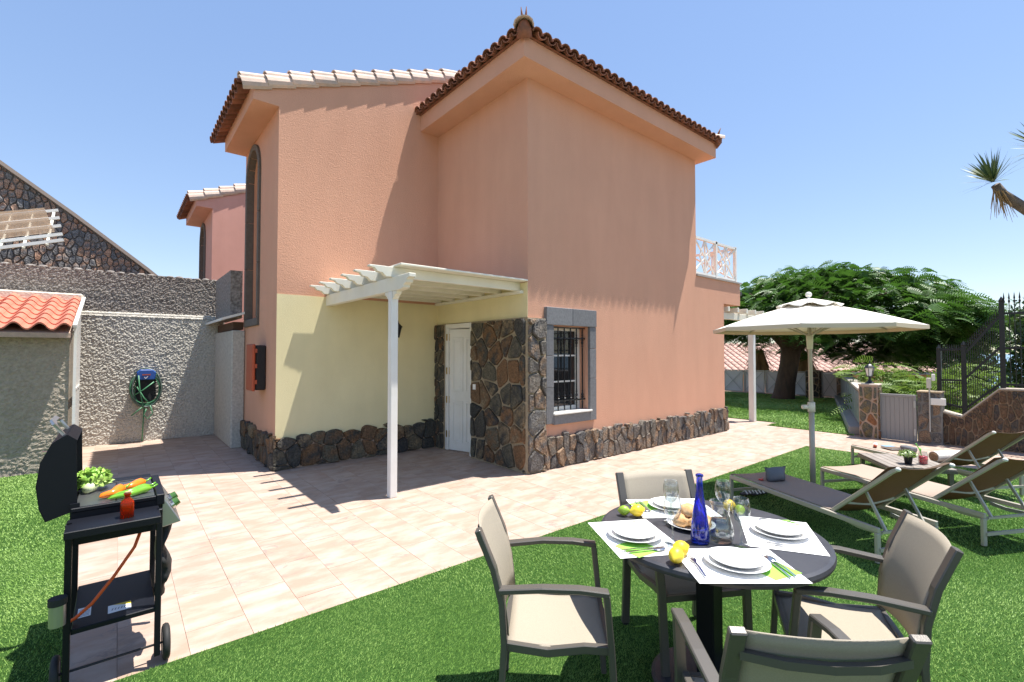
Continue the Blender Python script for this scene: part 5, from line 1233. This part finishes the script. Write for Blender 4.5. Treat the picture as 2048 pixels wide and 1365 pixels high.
for k in range(NR):
    V = []; n, m = 10, 8
    for i in range(n+1):
        for j in range(m+1): V.append(canopy(.13+.87*i/n, k+j/m))
    F = [(i*(m+1)+j, (i+1)*(m+1)+j, (i+1)*(m+1)+j+1, i*(m+1)+j+1) for i in range(n) for j in range(m)]
    q = MB(); q.add(V, F); o = q.build('canopy_panel', CANVAS, um, smooth=True); sf = o.modifiers.new('thickness', 'SOLIDIFY'); sf.thickness = .003
    th = ph0+2*math.pi*k/NR; d = Vector((math.cos(th), math.sin(th), 0))
    q = MB(); q.bar(TOPC+Vector((0, 0, 2.11)), TOPC+d*RR*.55+Vector((0, 0, 2.135-.27*.55**1.35-.015)), .014, .02); q.bar(TOPC+d*RR*.55+Vector((0, 0, 2.135-.27*.55**1.35-.015)), TOPC+d*RR*.99+Vector((0, 0, 1.862)), .012, .018); q.build('rib', ALUL, um)
    q = MB(); q.bar(TOPC+Vector((0, 0, 1.78)), TOPC+d*RR*.5+Vector((0, 0, 2.135-.27*.5**1.35-.02)), .01, .016); q.build('strut', ALUL, um)
    # scalloped hem
    V = [];
    for j in range(m+1):
        p = canopy(1., k+j/m); V += [p, p-Vector((0, 0, .035+.006*math.sin(math.pi*j/m)))]
    q = MB(); q.add(V, [(2*j, 2*j+1, 2*j+3, 2*j+2) for j in range(m)]); o = q.build('valance', CANVASU, um); sf = o.modifiers.new('thickness', 'SOLIDIFY'); sf.thickness = .003
for k in range(NR):
    V = []
    for i in range(5):
        for j in range(5):
            t = .02+.30*i/4; a = k+j/4; p = canopy(t, a)+Vector((0, 0, .052-.02*(t/.32)+.018*math.sin(math.pi*2*j/4)*(i/4))); V.append(p)
    q = MB(); q.add(V, [(i*5+j, (i+1)*5+j, (i+1)*5+j+1, i*5+j+1) for i in range(4) for j in range(4)]); o = q.build('vent_panel', CANVAS, um, smooth=True); sf = o.modifiers.new('thickness', 'SOLIDIFY'); sf.thickness = .003
q = MB(); q.ball(TOPC+Vector((0, 0, 2.225)), .032, .032, .03, 12, 8); q.tube([TOPC+Vector((0, 0, 2.16)), TOPC+Vector((0, 0, 2.205))], .016, 10); q.build('finial', WHITE, um, smooth=True)

# ================================================================== BARBECUE CART
bq = thing('barbecue_cart', 'black gas barbecue cart with its lid open at the patio edge', 'barbecue', (0, 3.25, 0))
def bb(name, m, *bxs, bevel=.003, par=None):
    q = MB()
    for b in bxs: q.box(*b)
    return q.build(name, m, par or bq, bevel=bevel)
for u_ in (-.165, .175):
    for v_ in (3.04, 3.56): bb('leg', BLACKP, (u_-.013, u_+.013, v_-.013, v_+.013, .06, .80))
bb('lower_shelf', BLACKP, (-.15, .165, 3.03, 3.57, .285, .31))
shelf = bq.children[-1]
bb('side_shelf', BLACKP, (-.175, .175, 2.90, 3.115, .765, .80)); bb('side_shelf', BLACKP, (-.15, .17, 3.63, 3.84, .80, .825))
bb('firebox', BLACKP, (-.165, .185, 3.12, 3.62, .67, .83)); bb('firebox_rim', BLACKP, (.165, .20, 3.115, 3.625, .80, .855), (-.165, .165, 3.115, 3.135, .83, .85), (-.165, .165, 3.605, 3.625, .83, .85))
for k in range(30):
    v_ = 3.15+.0153*k; bb('grill_bar', STEELB, (-.15, .16, v_-.0035, v_+.0035, .838, .845), bevel=0)
bb('grill_divider', IRON, (.0, .008, 3.14, 3.60, .832, .848))
q = MB(); q.prism([(.19, .825), (.20, .825), (.275, .69), (.19, .675)], (0, 3.13, 0), (1, 0, 0), (0, 0, 1), (0, .48, 0)); pn = q.build('control_panel', STEELB, bq, bevel=.003)
for v_ in (3.22, 3.36):
    q = MB(); d_ = Vector((.87, 0, .49)); c_ = Vector((.236, v_, .765)); q.tube([c_, c_+d_*.016], .026, 16); q.build('knob_bezel', STEEL, pn)
    q = MB(); q.tube([c_+d_*.016, c_+d_*.04], [.023, .019], 16); q.build('knob', GREENR, pn)
# lid: half drum, open towards the patio
pf = [(-.142, .835), (-.150, 1.17), (-.185, 1.20), (-.235, 1.165), (-.272, 1.08), (-.285, .97), (-.272, .86), (-.25, .80)]
q = MB()
for v_ in (3.15, 3.60):
    q.prism(pf, (0, v_, 0), (1, 0, 0), (0, 0, 1), (0, -.006, 0))
for i in range(len(pf)-1):
    if i == 0: continue
    a_, b_ = pf[i], pf[i+1]; q.add([(a_[0], 3.145, a_[1]), (b_[0], 3.145, b_[1]), (b_[0], 3.60, b_[1]), (a_[0], 3.60, a_[1])], [(0, 1, 2, 3)])
lid = q.build('lid', BLACKP, bq); sf = lid.modifiers.new('thickness', 'SOLIDIFY'); sf.thickness = .004
q = MB(); q.path([(-.20, 3.24, 1.19), (-.235, 3.24, 1.245), (-.245, 3.28, 1.26), (-.245, 3.46, 1.26), (-.235, 3.50, 1.245), (-.20, 3.50, 1.19)], .022, .012, up=(.5, 0, .8)); q.build('lid_handle', STEELB, lid)
q = MB(); q.lathe([(.02, 0), (.02, .01)], 12, (-.265, 3.30, 1.10)); q.build('thermometer', STEEL, lid)
for v_ in (3.13, 3.615):
    q = MB(); q.bar((-.15, v_, .79), (-.15, v_, .87), .035, .012, up=(0, 1, 0)); q.build('lid_hinge', BLACKP, bq)
# wheels and axle
for u_ in (-.205, .215):
    wt = MB(); r_ = .088
    pts = [(u_, 3.1+r_*.82*math.cos(t), .088+r_*.82*math.sin(t)) for t in np.linspace(0, 2*math.pi, 29)]
    wh = MB(); wh.tube([(u_-.014, 3.1, .088), (u_+.014, 3.1, .088)], .060, 20); w_o = wh.build('wheel', mat('grey_wheel', (.12, .12, .125), .45), bq)
    wt.tube(pts, .0165, 8, cap=False); wt.build('tyre', BLACKR, w_o, smooth=True)
q = MB(); q.tube([(-.20, 3.1, .088), (.21, 3.1, .088)], .006, 8); q.build('axle', IRON, bq)
for u_ in (-.165, .175): bb('axle_bracket', BLACKP, (u_-.008, u_+.008, 3.03, 3.12, .06, .11))
q = MB(); q.tube([(.11, 3.16, .69), (.08, 3.14, .60), (.0, 3.12, .48), (-.08, 3.10, .38), (-.14, 3.10, .33), (-.165, 3.10, .32)], .0075, 8); q.build('gas_hose', OHOSE, bq, smooth=True)
q = MB(); q.tube([(-.195, 3.0, .36), (-.195, 3.0, .46)], .03, 16); q.build('grease_cup', STEELB, bq); q = MB(); q.tube([(-.195, 3.0, .455), (-.195, 3.0, .485)], .034, 16); q.build('cup_rim', BLACKR, bq)
# bundled black cover hanging on the right legs
V = []; n, m = 14, 10
for i in range(n+1):
    z = .72-.44*i/n; wv = .030+.045*math.sin(math.pi*i/n)**.7+.012*math.sin(i*1.9)
    for k in range(m):
        t = 2*math.pi*k/m; V.append((.205+.028*math.cos(t)*(1+.3*math.sin(i*.9))+.012*math.sin(i*.8), 3.3+wv*2.0*math.sin(t), z))
q = MB(); q.add(V, [(i*m+k, i*m+(k+1) % m, (i+1)*m+(k+1) % m, (i+1)*m+k) for i in range(n) for k in range(m)]+[tuple(range(m)), tuple(range(n*m, n*m+m))]); q.build('folded_cover', BLACKR, bq, smooth=True)
# stickers on the lower shelf
def stick(m, u0, u1, v0, v1, z, par): q = MB(); q.box(u0, u1, v0, v1, z, z+.0008); return q.build('sticker', m, par)
st_ = stick(PAPER, -.02, .07, 3.10, 3.19, .3102, shelf); stick(PAPER, -.135, -.085, 3.14, 3.25, .3102, shelf)
q = MB(); q.prism([(.0, 3.189), (.07, 3.15), (.07, 3.19)], (0, 0, .3112), (1, 0, 0), (0, 1, 0), (0, 0, .0004)); q.build('sticker_corner', STICK, shelf)
q = MB()
for k in range(5): q.bar((-.005+.012*k, 3.125, .3115), (.0+.012*k, 3.145, .3115), .003, .0004)
for k in range(6): q.bar((-.13, 3.152+.015*k, .3115), (-.09, 3.152+.015*k, .3115), .003, .0004)
q.build('sticker_print', INK, shelf)

# food on the barbecue
lt = thing('lettuce', 'curly green lettuce lying on the far side of the barbecue grill', 'lettuce', (-.10, 3.50, .846))
V = []; F = []; r = random.Random(9)
q = MB()
for k in range(46):
    a = r.uniform(0, 6.28); el_ = r.uniform(-.1, 1.3); d = Vector((math.cos(a)*math.cos(el_), math.sin(a)*math.cos(el_), math.sin(el_)*.8)); c = Vector((0, 0, .05))+d*.062; s = d.cross(Vector((0, 0, 1))); s = s.normalized() if s.length > .05 else Vector((1, 0, 0)); u = s.cross(d); n = 4; vv = []
    for i in range(n+1):
        for j in range(n+1):
            x, y = (i/n-.5), (j/n-.5); ph = r.uniform(0, 6); p = c+s*x*.065+u*y*.065+d*(.012*math.sin(9*x+k)+.012*math.cos(11*y+k)+.006*math.sin(ph))
            p.z = max(p.z, .002); vv.append(p)
    q.add(vv, [(i*(n+1)+j, (i+1)*(n+1)+j, (i+1)*(n+1)+j+1, i*(n+1)+j+1) for i in range(n) for j in range(n)])
q.build('lettuce_leaves', LEAFL, lt, smooth=True, world=False)
q = MB(); q.tube([(0, -.05, .03), (-.02, -.10, .025)], [.03, .02], 10); q.build('lettuce_stalk', mat('pale_stalk', (.55, .62, .36), .5), lt, smooth=True, world=False)
def pepper(p, q_, r, m, label, kind):
    p = Vector(p); q_ = Vector(q_); mb = MB(); n = 8; side = (q_-p).cross(Vector((0, 0, 1))).normalized()
    pts = [p.lerp(q_, i/n)+side*.012*math.sin(i*1.1)-WL0 for i in range(n+1)] if False else [p.lerp(q_, i/n)+side*.010*math.sin(i*1.1) for i in range(n+1)]
    rr = [r*math.sin(.25+2.6*(1-i/n)**.75*.95+.05)**.8 if i else r*.35 for i in range(n+1)]
    rr = [r*.4]+[r*(1-.62*(i/n)**1.5) for i in range(1, n)]+[r*.08]
    mb.tube(pts, rr, 12); 
    t = thing('pepper', label, 'pepper', tuple(p), group='peppers on the grill'); mb.build('pepper_body', m, t, smooth=True)
    s = MB(); d = (p-q_).normalized(); s.tube([p-d*.005, p+d*.012+Vector((0, 0, .004)), p+d*.028+Vector((0, 0, .012))], [.007, .005, .004], 7); s.build('stem', PEPG, t, smooth=True)
pepper((.13, 3.40, .872), (.0, 3.33, .862), .026, PEPO, 'long orange pepper lying farthest from the red bottle', 'p')
pepper((.04, 3.30, .875), (-.06, 3.22, .862), .028, PEPO, 'stubby orange pepper leaning behind the red bottle', 'p')
pepper((.15, 3.24, .868), (-.03, 3.17, .858), .020, PEPG, 'long green pepper nearest the side shelf', 'p')
pepper((.145, 3.29, .868), (-.02, 3.22, .858), .020, PEPG, 'long green pepper lying between orange and green ones', 'p')
rbt = thing('red_bottle', 'small square red glass bottle with cork on the barbecue side shelf', 'bottle', (.045, 2.99, .80))
q = MB()
def rsq(w, z, n=24): return [(math.copysign(abs(math.cos(t))**.45, math.cos(t))*w, math.copysign(abs(math.sin(t))**.45, math.sin(t))*w, z) for t in np.linspace(0, 2*math.pi, n, endpoint=False)]
P_ = [(.024, 0), (.027, .004), (.027, .068), (.024, .08), (.012, .092), (.011, .108), (.0145, .110), (.0145, .116), (.009, .116), (.009, .092), (.021, .078), (.0235, .066), (.0235, .007)]
V = sum([rsq(w_, z) for w_, z in P_], []); n = 24; q.add(V, [(i*n+k, i*n+(k+1) % n, (i+1)*n+(k+1) % n, (i+1)*n+k) for i in range(len(P_)-1) for k in range(n)]+[tuple(reversed(range(n))), tuple(range(len(V)-n, len(V)))]); q.build('bottle_glass', REDG, rbt, smooth=True, world=False)
q = MB(); q.lathe([(.0085, .112), (.0105, .122), (0, .122)], 12, cap=False); q.build('cork', mat('cork', (.45, .30, .17), .9), rbt, world=False)
